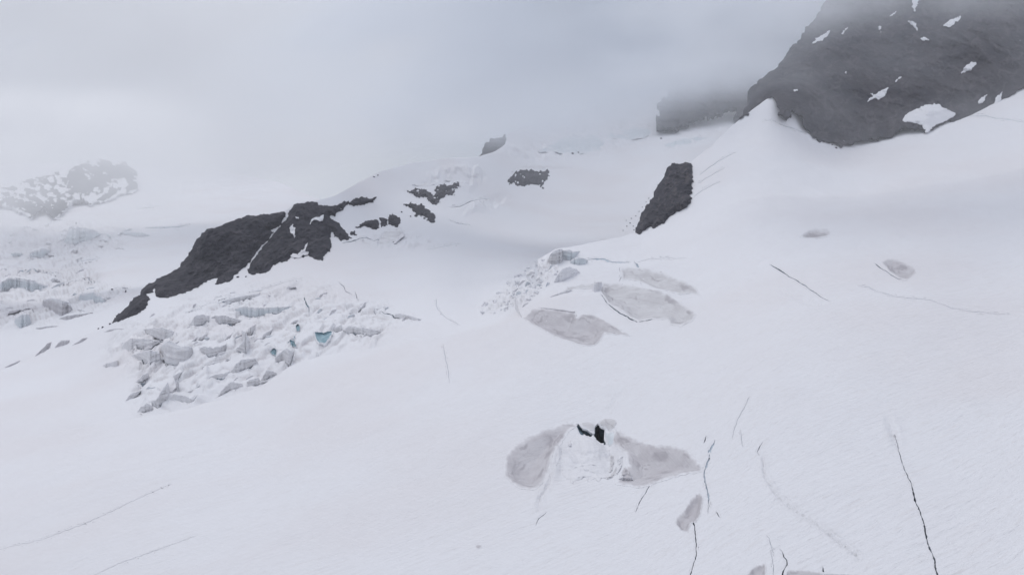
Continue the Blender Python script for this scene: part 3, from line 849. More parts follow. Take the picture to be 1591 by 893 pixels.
# the collapsed pit with its cave
CAVE = [(900.2,660.1),(906.3,665),(912.7,665),(919.6,667.3),(923.4,666.6),(923.8,660.5),(929.5,655.5),(930.3,659),(934,660),(937.9,660),(937,668.8),(940.5,674.2),
        (937.9,678),(929.5,674.2),(922.7,670.4),(913.5,672.7),(905,675),(902,672),(897.9,663.5)]
CAVE = [(921 + (x - 921) * 1.1, 668 + (y - 668) * 1.15) for x, y in CAVE]
FG.cuts.append((bbox(CAVE, 8), lambda X, Y: -poly_sd(CAVE, X, Y)))
LOBE_L = [(782.8,715.9),(784,708),(790.4,700.8),(801,691),(815.6,683.1),(840.8,670.5),(871,659.2),(890,655),(897,663),(884,672),(876,684),(869,697),(860,712),(852,732),(841,754),(833,758.6),
          (823,759.2),(805.5,755),(797,749),(790.4,743.6),(784,736),(781.5,726)]
LOBE_R = [(948,668),(958,662),(976.8,673),(993,681),(1012,688),(1035,689.5),(1052.3,691.9),(1066,697),(1075,703.3),(1085,713),(1091.4,723.4),(1088.9,731),(1074,732),(1057.4,734.8),(1036,742),
          (1017,748.6),(1004,752),(991.9,753.7),(970,752),(955,750.5),(962,738),(975,722),(972,705),(960,690),(950,680)]
PIT = [(895,659),(915,652),(938,647),(957,648),(962,662),(975,690),(978,712),(972,735),(955,749),(916,742),(885,742),(874,730),(872,705),(882,684),(897,670)]
dent(FG, LOBE_L, 4.2, 34)
dent(FG, LOBE_R, 3.6, 30)
dent(FG, PIT, 3.5, 30)
mound(FG, 918, 690, 22, 15, 4.2, 3)
mound(FG, 905, 716, 30, 16, 2.4, 3)
mound(FG, 861, 722, 8, 22, 2.0)
mound(FG, 866, 704, 7, 8, 2.0)
LEAF = [(1087,763.7),(1093,773.8),(1091,790),(1088,804),(1080.6,814),(1074,815),(1069,829),(1058,826.7),(1050,816.6),(1050,806.5),(1063,794),(1073,776)]
OVAL = [(1242,368),(1247,362),(1256.6,357),(1267,354.2),(1276.5,354.2),(1286,355),(1292.5,357.5),(1290,363),(1285,367),(1271,370),(1255,370)]
ANGULAR = [(1368.9,406.8),(1377,402.5),(1387.4,401),(1405,407),(1424.3,415.3),(1422.9,422.4),(1410,431.8),(1397.3,429.5),(1381.7,421)]
SMALLH = [(738,844),(742,841),(749,843),(748,847),(743,849.5),(740,847)]
TRI = [(1158,897),(1170,885),(1189,877.5),(1190,885),(1191,920),(1150,920)]
STRIP = [(1222,888.5),(1245,887.5),(1277,890),(1300,891),(1335,893),(1340,920),(1215,920)]
dent(FG, LEAF, 1.6, 9)
dent(FG, OVAL, 1.6, 6)
dent(FG, ANGULAR, 1.8, 8)
dent(FG, TRI, 1.0, 8)
dent(FG, STRIP, 1.0, 8)
furrow(FG, [(1186,700),(1187,720),(1187.6,738.5),(1196.5,755),(1206.5,773.8),(1234,795),(1272,819),(1289.7,833),(1320,855.7),(1345,876)], 2.6, 0.45, 0.9)
furrow(FG, [(870,700),(861,726),(850,752),(838,774),(836,800)], 3.0, 0.5, 0.9)
furrow(FG, [(975,600),(955,622),(938,645)], 3.0, 0.4, 0.6)
furrow(FG, [(1375,640),(1385,662),(1397,700)], 5, 0.5, 0.6)
furrow(FG, [(215,728),(300,705),(400,675)], 2.0, 0.25, 0.5)
furrow(FG, [(85,890),(125,873),(185,850)], 1.6, 0.2, 0.5)
furrow(FG, [(1195,445),(1240,464),(1268,474),(1285,470)], 3.0, 0.5, 0.5)

# hollows of the dome
DOME_LOW = [(813,493.6),(820,486),(826.9,478.5),(840.8,478.5),(865,482),(893.7,484.8),(896,491),(905,487),(916.3,486),(927.7,489.8),(950,503),(981.8,522.5),(976.8,522.5),(939,518.3),(932.7,528.8),(923.9,536.4),(903.7,536.4),
            (881,528.8),(860.9,522.5),(840,511),(823,501)]
DOME_MID = [(930,450.8),(936.5,438),(961.7,436.9),(991.9,443),(1037,458.3),(1067.5,476),(1082.6,489.8),(1075,501),(1057.4,508.7),(1039.7,506),(1037,498.6),(1012,498),(991.9,501),(979.3,493.6),(961.7,481),(944,474.7),(934,460.8)]
DOME_UP = [(964,418),(985,418.5),(1004.5,420.5),(1029.7,424.3),(1062.4,435.6),(1075,441),(1082.6,448),(1087.6,459.6),(1075,457),(1057.4,460.8),(1037,457),(1022,452),(999.4,438),(984,434),(966.7,433)]
DOME_LEFT = [(862,462),(873,455),(881,445.7),(905,440),(931,437),(922.6,449.5),(906,449),(891,449.5),(878,457)]
dent(FG, DOME_LOW, 5.0, 20)
dent(FG, DOME_MID, 5.0, 22)
dent(FG, DOME_UP, 3.5, 14)
dent(FG, DOME_LEFT, 2.0, 7)
mound(FG, 905, 468, 60, 11, 3.2)
mound(FG, 1010, 418, 70, 9, 3.0)
mound(FG, 1030, 455, 60, 7, 2.0)

# ------------------------------------------------------------------ build the sheets
def axis(lo, a, b, hi, step, coarse):
    return np.concatenate([np.arange(lo, a, coarse), np.arange(a, b, step), np.arange(b, hi + coarse, coarse)])

def build_sheet(name, layer, poly, xs, ys, mat, label, back, down, rag=0.0, firn=None):
    def sdf(X, Y):
        s = poly_sd(poly, X, Y)
        if rag:
            s = s + rag * fbm(X / 14, Y / 14, 2.5, 3)
        for bb, cut in layer.cuts:
            m = (X > bb[0]) & (X < bb[2]) & (Y > bb[1]) & (Y < bb[3])
            if m.any():
                s[m] = np.minimum(s[m], cut(X[m], Y[m]))
        return s
    px, py, S, q = grid(xs, ys, sdf)
    P = layer.P(px, py)
    e_poly = poly_sd(poly, px, py)
    V, Q, bv = skirt(px, py, P, q, back, down)
    # only the outer rim drops away; the lips of crevasses keep their own walls
    far_rim = np.abs(e_poly[bv]) > 3.5
    V[len(P):][far_rim] = P[bv][far_rim] + np.array([0, 0, -0.8])
    at = None
    if firn is not None:
        a = firn(P, px, py)
        at = {'firn_bare': np.concatenate([a, a[bv]])}
    o = new_mesh(name, V, Q, mat, attrs=at)
    tag(o, label, None, None, 'structure')
    return o

build_sheet('glacier', FG, FG_POLY, axis(-400, -15, 1606, 2100, 1.5, 14), axis(-85, 130, 905, 1300, 1.5, 12), M_SNOW, 'wide smooth near glacier snowfield', 25, 18, 0.5, bare(icefall_fan, w_fan, 0.1, 0.7))
build_sheet('upper_snowfield', MID, MID_POLY, axis(-400, -15, 1180, 1260, 1.6, 14), axis(40, 180, 660, 760, 1.6, 10), M_SNOW, 'snow basin and ridge behind the near glacier', 30, 25, 0.6, lambda P, px, py: np.maximum(bare(icefall_mid, w_mid, 0.10, 0.55)(P, px, py), 0.7 * bare(icefall_up, w_up, 0.06, 0.4)(P, px, py)))
build_sheet('far_glacier', FAR, FAR_POLY, axis(-400, -15, 620, 820, 2.0, 14), axis(225, 250, 620, 690, 1.8, 10), M_SNOW, 'far glacier under the clouds at the left', 40, 30, 0.5, bare(icefall_far, w_far, 0.09, 0.5))

# ------------------------------------------------------------------ crevasses
def build_crevasse(layer, line, depth, label, mat, rim, group):
    ln = np.array(line, float)
    rim = max(rim, layer.cell * 2.1)
    d0, d1 = ln[0, :2] - ln[1, :2], ln[-1, :2] - ln[-2, :2]
    ext = layer.cell * 2.0
    e0, e1_ = ln[0].copy(), ln[-1].copy()
    e0[:2] += d0 / np.hypot(*d0) * ext
    e1_[:2] += d1 / np.hypot(*d1) * ext
    e0[2] = e1_[2] = 0.0
    ln = np.concatenate([[e0], ln, [e1_]])
    seg = np.hypot(np.diff(ln[:, 0]), np.diff(ln[:, 1]))
    s = np.concatenate([[0], np.cumsum(seg)])
    n = max(5, int(s[-1] / 1.3))
    u = np.linspace(0, s[-1], n)
    x, y, w = (np.interp(u, s, ln[:, k]) for k in range(3))
    w = np.where(w < 0.05, 0.02, w * (0.85 if label.startswith('long thin dark') else 0.58)) * np.clip(1 + 0.75 * fbm(u / 5.0, sum(ord(c) for c in label) % 97, 2.5, 3), 0.25, 1.7)
    sd = sum(ord(c) for c in label) % 97
    j = 1.0
    x = x + j * fbm(u / 7.0, sd, 0.5, 4)
    y = y + j * fbm(u / 7.0, sd, 7.5, 4)
    wl = 1.15 * w * (0.5 + 0.28 * noise3(u / 2.3, sd, 1.5))
    wr = 1.15 * w * (0.5 + 0.28 * noise3(u / 2.1, sd, 4.5))
    tx, ty = np.gradient(x), np.gradient(y)
    L = np.hypot(tx, ty) + 1e-9
    nx, ny = -ty / L, tx / L
    taper = np.minimum(1, np.minimum(u, s[-1] - u) / 2.5)
    rl = rim * (0.85 + 0.15 * taper) * (1 + 0.1 * noise3(u / 3.1, sd, 8.5))
    rr = rim * (0.85 + 0.15 * taper) * (1 + 0.1 * noise3(u / 2.7, sd, 9.5))
    D = float(layer.D(x[n // 2], y[n // 2]))
    px_m = D / F
    up = np.array([0, 0, 1.0])
    def at(off):
        return layer.P(x + nx * off, y + ny * off)
    lipL, lipR = at(-wl), at(wr)
    midL, midR = at(-wl - rl * 0.45), at(wr + rr * 0.45)
    outL, outR = at(-wl - rl), at(wr + rr)
    hz = 0.10 * px_m
    d = 0.38 * depth * (0.25 + 0.75 * taper)
    c = at(0)
    botL = lipL * 0.8 + c * 0.2 - up * d[:, None]
    botR = lipR * 0.8 + c * 0.2 - up * d[:, None]
    botL -= up * 0
    hi = (hz * (1 + 0.6 * noise3(u / 2, sd, 2.2)))[:, None] * up
    base = c.mean(0)
    e = empty('crevasse', base, label, 'crevasse', group)
    def strip(rows, name, m):
        V = np.concatenate(rows)
        i = np.arange(n - 1)
        Q = np.concatenate([np.stack([k * n + i, k * n + i + 1, (k + 1) * n + i + 1, (k + 1) * n + i], 1) for k in range(len(rows) - 1)])
        return new_mesh(name, V, Q, m, parent=e)
    tuck = up * (0.06 * px_m)
    strip([outL - tuck, midL + hi * 0.6, lipL + hi * 0.4, lipL - up * 0.25 * px_m], 'snow_rim', M_SNOW)
    strip([lipR - up * 0.25 * px_m, lipR + hi * 0.4, midR + hi * 0.6, outR - tuck], 'snow_rim', M_SNOW)
    V = [lipL - up * 0.2 * px_m, 0.5 * (lipL + botL), botL, botR, 0.5 * (lipR + botR), lipR - up * 0.2 * px_m]
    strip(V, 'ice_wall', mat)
for c in CREVASSES:
    build_crevasse(*c)

# ------------------------------------------------------------------ the cave and what lies round it
def build_cave():
    pts = []
    pl = np.array(CAVE)
    for a, b in zip(pl, np.roll(pl, -1, 0)):
        k = max(2, int(np.hypot(*(b - a)) / 1.2))
        for t in np.arange(k) / k:
            pts.append(a + (b - a) * t)
    pts = np.array(pts)
    n = len(pts)
    c = pts.mean(0)
    g = pts - c
    deep = np.interp(pts[:, 0], [897, 910, 920, 926, 941], [0.12, 0.2, 0.45, 1.0, 1.0])
    lip = FG.P(c[0] + g[:, 0] * 1.05 + np.sign(g[:, 0]) * .5, c[1] + g[:, 1] * 1.05)
    base = lip.mean(0)
    e = empty('ice_cave', base, 'dark cave mouth opening in the snow above the fallen snow mound', 'cave')
    rows = [lip - rays(pts[:, 0], pts[:, 1]) * 0.15]
    cen = FG.P(928, 668)
    for k, (dist, shr) in enumerate(((3, 0.98), (9, 0.9), (18, 0.8), (30, 0.6), (42, 0.3))):
        q = cen + (lip - cen) * shr + np.array([0.05, 0.8, -0.75]) * (dist * deep)[:, None]
        q += 0.5 * np.stack([fbm(q[:, 0] / 3, q[:, 1] / 3, k * 3.1 + s, 2) for s in (0.1, 5.1, 9.1)], 1)
        rows.append(q)
    rows.append(np.repeat(rows[-1].mean(0)[None], n, 0))
    V = np.concatenate(rows)
    i = np.arange(n)
    Q = np.concatenate([np.stack([k * n + i, k * n + (i + 1) % n, (k + 1) * n + (i + 1) % n, (k + 1) * n + i], 1) for k in range(len(rows) - 1)])
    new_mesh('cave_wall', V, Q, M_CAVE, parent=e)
build_cave()

def hollow_lift(S, P, px, py):
    e = sstep(0, 5, S)
    q = S + 5 * fbm(px / 30, py / 14, 2.2, 3)
    k = float(P[:, 1].mean()) / 400
    return 0.10 + e * k * (0.22 * (0.6 + fbm(P[:, 0] / 4, P[:, 1] / 2.5, 3.3, 3)) + 0.30 * ridged(q / 7, px / 60, 0.3, 3) * (0.5 + fbm(px / 22, py / 12, 8.1, 2)))
def hollow(poly, label, mat=M_FIRN, soft=8, rag=(1.5, 6), layer=FG, seed=0.0, cat='snow hollow', step=1.3):
    return patch('snow_hollow', poly, layer, mat, step=step, lift=hollow_lift, rag=rag, back=2.0, down=0.6, soft=soft, label=label, cat=cat, seed=seed, band=True)
hollow(LOBE_L, 'wide grey hollow of old snow left of the cave mouth', seed=1, soft=7)
hollow(LOBE_R, 'wide grey hollow of old snow right of the cave mouth, pointed at its right end', seed=2, soft=7)
hollow(LEAF, 'leaf shaped grey hollow left of the thin dark crevasse tail', seed=3, soft=3, rag=(1.2, 4))
hollow(OVAL, 'small oval grey hollow high on the right snow slope', seed=4, soft=5, rag=(0.8, 4))
hollow(ANGULAR, 'angular grey hollow on the right snow slope', seed=5, soft=3, rag=(0.6, 4))
hollow(SMALLH, 'tiny grey hollow alone in the snow at the bottom middle', seed=6, soft=2, rag=(0.7, 3), step=0.9)
hollow(TRI, 'grey triangular hollow cut by the bottom edge', seed=7, soft=2.5, rag=(0.8, 4))
hollow(STRIP, 'flat grey hollow strip at the bottom edge beside a dark crooked crack', seed=8, soft=2.5, rag=(0.6, 4))
hollow(DOME_LOW, 'lowest grey pink hollow scooped in the snow dome, with a pointed right end', seed=9, soft=3.5, rag=(0.9, 5))
hollow(DOME_MID, 'widest hollow of the snow dome, rounded at its right end', M_FIRN_PALE, seed=10, soft=5, rag=(1.0, 6))
hollow(DOME_UP, 'curved upper hollow of the snow dome below the blue crevasse', M_FIRN_PALE, seed=11, soft=4, rag=(0.8, 6))
hollow(DOME_LEFT, 'narrow grey hollow at the left of the snow dome', M_FIRN_PALE, seed=12, soft=3, rag=(0.8, 5))

def lump_lift(h, w, rough=0.4, f=5.0):
    def L(S, P, px, py):
        b = h * (1 - np.exp(-S / w))
        return b * (1 + rough * fbm(P[:, 0] / f, P[:, 1] / f, P[:, 2] / f, 4)) + 0.04
    return L
MOUND = [(884,690),(893,677),(905,675.5),(913.5,673.2),(922.7,671),(930,675),(938,680),(946,690),(950,704),(950,720),(946,736),(930,746),(908,743),(890,751),(876,740),(870,722),(874,704)]
patch('snow_mound', MOUND, FG, M_SNOW, lift=lump_lift(4.5, 13, 0.55, 6.5), rag=(5, 7), back=1.0, down=1.5, label='rounded mound of fallen snow below the cave mouth', cat='snow mound')
TONGUE = [(869,698),(874,702),(871,716),(862,734),(853,752),(846,764),(838,771),(836,766),(843,750),(850,733),(860,714)]
patch('snow_tongue', TONGUE, FG, M_SNOW, lift=lump_lift(1.8, 4, 0.5, 3), rag=(1.2, 4), back=3, down=1, label='narrow white tongue of fallen snow at the left of the mound', cat='snow tongue')
patch('ice_block', [(931,655),(933,650.5),(937,648),(946,647),(957,648.5),(958.5,655),(955,660),(950,660.5),(945,661),(940,657.5),(935,657.5)], FG, M_FIRN_PALE, lift=lump_lift(2.5, 4, 0.3, 4), rag=(0.6, 4), back=3,
      label='pale ice block overhanging the cave mouth at its upper right', cat='ice block', soft=2)
patch('ice_block', [(941,662),(946,662),(953,664),(955,671),(953,680),(947,681),(943,678),(943.5,673),(940.5,667)], FG, M_FIRN_BLUE, lift=lump_lift(2.2, 4, 0.3, 4), rag=(0.6, 4), back=3,
      label='pale blue ice block at the right side of the cave mouth', cat='ice block', soft=2)
patch('ice_block', [(901,658.5),(905,656.5),(915,655),(923,654.5),(924,660),(922,664),(918,665),(912,663),(907,663)], FG, M_FIRN_PALE, lift=lump_lift(1.8, 4, 0.3, 4), rag=(0.5, 4), back=3,
      label='pale snow lip hanging over the left half of the cave mouth', cat='ice block', soft=2)
# upright slabs of ice between mound and right hollow
for k, (pl, lb, mt) in enumerate((
    ([(948,690),(953,694),(955,706),(951,722),(946,724),(947,706)], 'tall ice slab right of the mound, nearest to the cave', M_FIRN_PALE),
    ([(958,702),(963,699.5),(968,706),(966,722),(959,735),(955,732),(960,718)], 'tall pointed ice slab standing along the edge of the right hollow', M_SNOW),
    ([(952,722),(958,716),(957,732),(948,743),(940,743),(946,734)], 'leaning ice slab at the foot of the two tall slabs', M_FIRN_PALE),
    ([(969,724),(979,728),(985,737),(977,741),(966,741),(964,737)], 'small grey triangular ice block at the left end of the right hollow', M_FIRN),
    ([(897,702),(903,705),(904,713),(897,717),(890,715),(893,707)], 'low grey ice block sunk in the fallen snow mound', M_FIRN_PALE),
    ([(882,687),(886,685),(890,688),(889,692),(884,692)], 'small white block at the left rim of the mound', M_SNOW),
    ([(962,737),(968,733),(974,737),(968,743),(961,743)], 'small snow block between the leaning slab and the right hollow', M_SNOW))):
    patch('ice_slab', pl, FG, mt, step=0.9, lift=lump_lift(3.4, 2.5, 0.6, 2.2), rag=(1.6, 3), back=3, label=lb, cat='ice slab', soft=2, seed=k)

# ------------------------------------------------------------------ seracs: steep ice steps with a snow cap
def serac(layer, poly, label, mat=M_FIRN, steep=0.30, relief=0.10, cat='serac', step=1.1, group=None, lift=0.0, rough=0.12):
    pl = np.array(poly, float)
    x0, x1 = pl[:, 0].min(), pl[:, 0].max()
    n = max(5, int((x1 - x0) / step))
    xs = np.linspace(x0 + 0.15, x1 - 0.15, n)
    top, bot = np.full(n, 1e9), np.full(n, -1e9)
    for (ax, ay), (bx, by) in zip(pl, np.roll(pl, -1, 0)):
        lo, hi = min(ax, bx), max(ax, bx)
        m = (xs >= lo) & (xs <= hi)
        if hi - lo < 1e-6:
            continue
        yy = ay + (xs[m] - ax) / (bx - ax) * (by - ay)
        top[m] = np.minimum(top[m], yy)
        bot[m] = np.maximum(bot[m], yy)
    sd = sum(ord(c) for c in label) % 89
    Ht = bot - top
    amp = min(1.3 if rough < 0.2 else 9, rough * Ht.max())
    top = top + amp * fbm(xs / 5.0, sd, 0.5, 3)
    bot = bot + amp * 0.8 * fbm(xs / 4.0, sd, 3.5, 3)
    bot = np.maximum(bot, top + 0.4)
    rows = max(5, int(Ht.max() / step))
    v = np.linspace(0, 1, rows)[:, None]           # 0 bottom, 1 crest
    py = bot[None] + (top - bot)[None] * v
    px = np.repeat(xs[None], rows, 0)
    Pb = layer.P(xs, bot)
    Db = Pb @ np.array([0, cp, -sp])
    hm = (bot - top) / F * Db
    cc_ = 0.6 if steep < 1 else 0.0
    D = Db[None] + steep * hm[None] * (v + cc_ * np.exp(-v * 6) - cc_)
    x_m = px / F * Db[None]
    z_m = v * hm[None]
    rel = relief * np.maximum(hm.max(), 2.0)
    ss = max(1.0, hm.max() / 9)
    x_m, z_m = x_m / ss, z_m / ss
    led = fbm(x_m / 15, sd, z_m / 1.5 + x_m * 0.06, 4)
    edge = np.minimum(1, np.minimum(v, 1 - v) * 6 + 0.15)
    D = D - rel * (led + 0.3 * fbm(x_m / 5, sd + 5, z_m / 7, 3)) * edge - lift
    V = rays(px, py) * D[..., None]
    V[0, :, 2] -= 0.6
    i = (np.arange(rows - 1)[:, None] * n + np.arange(n - 1)[None]).ravel()
    Q = np.stack([i, i + 1, i + 1 + n, i + n], 1)
    base = V[0].mean(0)
    e = empty('serac', base, label, cat, group)
    hx = np.minimum(1, Ht / (0.35 * Ht.max() + 1e-6))[None]
    firn = sstep(0.0, 0.75, np.minimum(np.minimum((1 - v) * 2.2, 0.3 + 1.8 * v), 1.2 * hx) + 0.38 * fbm(px / 7, py / 3.5, sd, 4))
    new_mesh('ice_face', V.reshape(-1, 3), Q, mat, parent=e, attrs={'firn': firn.ravel()})
    # the snow cap falls away behind the crest
    cr = V[-1]
    c2 = rays(xs, top - 0.7) * (D[-1] + 0.35 * hm + 0.5)[:, None]
    tb = layer.P(xs, top - 1.4)
    tb[:, 2] -= 1.5
    tb = tb + (tb - c2) * 0.1
    C = np.concatenate([cr, c2, tb])
    i = np.arange(n - 1)
    Q = np.concatenate([np.stack([k * n + i, k * n + i + 1, (k + 1) * n + i + 1, (k + 1) * n + i], 1) for k in range(2)])
    new_mesh('snow_cap', C, Q, M_SNOW, parent=e)
    return e

for pl, lb, mt in LEFT:
    serac(MID, pl, lb, M_FACE if mt in (M_FIRN_PALE, M_FIRN) else mt, relief=0.03 if 'blue ice face' in lb and 'long smooth' in lb else 0.10, group=G)
def small_steps(layer, zone, n, seed, ang, size, label, group, keep):
    r = random.Random(seed)
    bb = bbox(zone, 0)
    placed = 0
    tries = 0
    while placed < n and tries < 4000:
        tries += 1
        x, y = r.uniform(bb[0], bb[2]), r.uniform(bb[1], bb[3])
        if poly_sd(zone, np.array([x]), np.array([y]))[0] < 3:
            continue
        if any(abs(x - a) < 7 and abs(y - b) < 3.5 for a, b in keep):
            continue
        keep.append((x, y))
        L, H = r.uniform(*size), r.uniform(1.6, 4.6)
        a = math.radians(ang + r.uniform(-16, 16))
        pts = []
        for t in np.linspace(-1, 1, 6):
            pts.append((t * L / 2, -H * (1 - t * t) * r.uniform(0.5, 1.2)))
        for t in np.linspace(0.8, -0.8, 4):
            pts.append((t * L / 2, 0.25 * H * r.uniform(-0.6, 1.0)))
        pl = [(x + u * math.cos(a) + v * 0.25, y + u * math.sin(a) + v) for u, v in pts]
        serac(layer, pl, label, M_FIRN_BLUE if r.random() < 0.15 else M_FACE, group=group, step=1.2, steep=1.2 if 'head of the basin' in label else 0.3)
        placed += 1
def centres(lst):
    return [(float(np.mean([p[0] for p in t[0]])), float(np.mean([p[1] for p in t[0]]))) for t in lst]
small_steps(MID, ICEFALL, 85, 3, -24, (7, 24), 'small white ice step between the larger seracs of the left icefall', 'small ice steps of the left icefall', centres(LEFT))
small_steps(FAR, FAR_ICEFALL, 55, 4, -8, (7, 26), 'small pale ice step among the seracs of the far icefall', 'small ice steps of the far icefall', centres(FARS))
small_steps(FG, [(790,455),(830,415),(866,412),(868,430),(846,452),(815,480)], 16, 6, -30, (6, 16), 'small ice step in the broken slope left of the snow dome', 'small ice steps beside the snow dome', [])
def pocket(pl, layer, lb):
    pl = np.array(pl, float)
    pts = []
    for a, b in zip(pl, np.roll(pl, -1, 0)):
        k = max(2, int(np.hypot(*(b - a)) / 0.9))
        pts += [a + (b - a) * t for t in np.arange(k) / k]
    pts = np.array(pts)
    n = len(pts)
    c = pts.mean(0)
    g = pts - c
    sd = len(lb) * 0.37
    w = 1 + 0.10 * fbm(g[:, 0] / 3, g[:, 1] / 3, sd, 3)
    def ring(k, dz, toward):
        q = layer.P(c[0] + g[:, 0] * w * k, c[1] + g[:, 1] * w * k, toward)
        q[:, 2] += dz
        return q
    m = D0 = float(layer.D(c[0], c[1])) / F
    rows = [ring(1.18, -0.3 * m, 1.5), ring(1.05, 0.5 * m, 3.0), ring(0.97, 0.0, 2.6), ring(0.9, -0.2 * m, 0.6), ring(0.55, 0.0, -3.0), ring(0.2, 0.0, -3.6)]
    e = empty('ice_pocket', rows[1].mean(0), lb, 'ice pocket')
    i = np.arange(n)
    def band(rr, nm, mt):
        Q = np.concatenate([np.stack([k * n + i, k * n + (i + 1) % n, (k + 1) * n + (i + 1) % n, (k + 1) * n + i], 1) for k in range(len(rr) - 1)])
        new_mesh(nm, np.concatenate(rr), Q, mt, parent=e)
    band(rows[:3], 'snow_rim', M_SNOW)
    band(rows[2:] + [np.repeat(rows[-1].mean(0)[None], n, 0)], 'ice_wall', M_TEAL)
# teal pools and slots in the left icefall
for pl, lb in POCKETS:
    pocket(pl, MID, lb)

for pl, lb, mt in UPPER:
    serac(MID, pl, lb, M_FACE if mt is M_FIRN_PALE else mt, steep=3.0, relief=0.14, rough=0.12, group='ice cliffs of the upper basin')
for pl, lb, mt, ly in CENTRE:
    serac(ly, pl, lb, mt, group='ice steps of the snow dome')

for pl, lb, mt in FARS:
    cy = np.mean([p[1] for p in pl])
    ly = FAR
    if lb.startswith(('small grey step with', 'slanting', 'low lens', 'lone thin')):
        ly = MID if cy > 505 and np.mean([p[0] for p in pl]) > 140 else FAR
        if cy > 540: ly = MID
        if lb.startswith(('slanting', 'small grey')): ly = MID
        if lb.startswith('low lens'): ly = MID
    serac(ly, pl, lb, mt, group='ice steps of the far icefall')

# rubble fan of broken ice left of the dome
def rock_mesh(name, seed, mat, squash=0.8, n=10, m=7):
    V, Q, T = [], [], []
    th = np.linspace(0, 2 * math.pi, n, endpoint=False)
    ph = np.linspace(0.0, math.pi, m)
    P = []
    for p in ph:
        for t in th:
            P.append((math.sin(p) * math.cos(t), math.sin(p) * math.sin(t), math.cos(p)))
    P = np.array(P)
    r = 1 + 0.5 * noise3(P[:, 0] * 1.1 + seed, P[:, 1] * 1.1, P[:, 2] * 1.1) + 0.3 * noise3(P[:, 0] * 2.6 + seed, P[:, 1] * 2.6, P[:, 2] * 2.6)
    P = P * r[:, None] * np.array([1, 0.9, squash])
    for i in range(m - 1):
        for j in range(n):
            Q.append((i * n + j, (i + 1) * n + j, (i + 1) * n + (j + 1) % n, i * n + (j + 1) % n))
    me = bpy.data.meshes.new(name)
    me.from_pydata(P.tolist(), [], Q)
    me.materials.append(mat)
    me.update()
    return me
rnd = random.Random(5)
CH = [rock_mesh('ice_chunk', k * 7.3, M_FIRN_PALE if k % 3 else M_FIRN_BLUE, 0.85) for k in range(6)]
cnt = 0
while cnt < 110:
    x, y = rnd.uniform(740, 870), rnd.uniform(400, 490)
    if poly_sd(FAN, np.array([x]), np.array([y]))[0] < 0:
        continue
    ly = FG if poly_sd(FG_POLY, np.array([x]), np.array([y]))[0] > 0 else MID
    p = ly.P(np.array([x]), np.array([y]))[0]
    D = p @ np.array([0, cp, -sp])
    s = rnd.choice((0.9, 1.2, 1.5, 2.0, 2.6, 3.2)) * D / F
    o = bpy.data.objects.new('ice_chunk', rnd.choice(CH))
    o.location = (p[0], p[1], p[2] + 0.2 * s)
    o.rotation_euler = (rnd.uniform(-.5, .5), rnd.uniform(-.5, .5), rnd.uniform(0, 6.28))
    o.scale = (s * rnd.uniform(0.9, 1.9), s, s * rnd.uniform(0.7, 1.2))
    COL.objects.link(o)
    tag(o, 'small broken ice chunk in the rubble fan left of the snow dome', 'ice chunk', 'ice chunks of the rubble fan')
    cnt += 1

# ------------------------------------------------------------------ rock
def rock_lift(h, w, f=22.0, rough=1.0, fine=0.35):
    def L(S, P, px, py):
        x, y, z = P[:, 0], P[:, 1], P[:, 2]
        b = h * (1 - np.exp(-S / w))
        e = sstep(0, w, S) * 0.85 + 0.15
        n = rough * ridged((x + 0.5 * z) / f, y / f * 0.3, (z - 0.4 * x) / f, 5) + rough * 0.8 * np.abs(fbm((x - 0.5 * z) / f * 2.5, y / f * 0.6, (z + 0.6 * x) / f * 2, 4, 0.6)) + fine * fbm(x / 5, y / 5, z / 5, 3)
        return np.maximum(b + e * h * 0.42 * n, 0.4) + 0.8
    return L
RIB = [(170.2,504.2),(178,495),(187.8,486.5),(201.6,472.7),(206.7,465.1),(216.8,458.8),(219.3,451.3),(225.6,443.7),(236.9,439.2),(248.2,432.4),(263.4,423.6),(279.7,415.5),(283.5,407.2),(293.6,397.1),(298.6,387),(302.4,375.7),
  (313.7,363.1),(322.5,354.3),(336.4,353.5),(349,347.5),(369.1,341),(388,334.9),(395.6,335.9),(406.9,333.4),(424.6,330.4),(443.5,327.9),(443.5,336.7),(438,341),(435.9,349.3),(429,354),(417,357),(425,360),(417,370.7),(406.9,379.5),(398.1,390.8),
  (388,405.9),(381.7,413.5),(364.1,427.4),(359,433.7),(351.5,437.4),(338.9,441.2),(335,440),(338.4,431.6),(323.8,434.9),(311.2,443.7),(296.1,451.8),(281,455.8),(267.1,462.6),(250.8,462.6),(241.9,460.9),(240.7,447.5),(236.9,453.8),(228.1,457.6),
  (231.9,465.1),(229.3,472.7),(223,481.5),(210.5,489.1),(190.3,496.6)]
patch('rock_rib', RIB, MID, M_ROCK, step=1.0, lift=rock_lift(11, 12), rag=(2.2, 6), back=22, down=8, label='long dark rock rib tapering to a point at its lower left end', cat='rock rib')
BLOCK = [(451,325.3),(456,317.8),(464.9,314.5),(478,313.5),(492.6,314),(496.3,317.8),(508,319),(520.3,319),(526,317),(535.4,311.5),(537,313),(527.8,321.6),(532.9,326.6),(522.8,327.9),(520.3,334.2),(512.7,334.2),(513.5,340.5),(527.8,346),(530.4,353),
  (537.9,360.6),(546.7,369.4),(537.9,372.7),(527.8,373.2),(521,367),(517.8,360.6),(514,358),(513.6,372),(514.7,385.8),(512.7,390.8),(503.9,397.1),(501.4,404.2),(490,403.4),(480,398.4),(469.9,400.4),(452.3,400.9),(444.7,404.7),(434.6,408.5),
  (422,414.8),(417,421),(404.4,424.8),(394.3,426),(386.8,424.8),(384.8,418.5),(389.3,408.5),(398.1,397.1),(412,378.2),(427,360.6),(439.7,348),(446,337.9)]
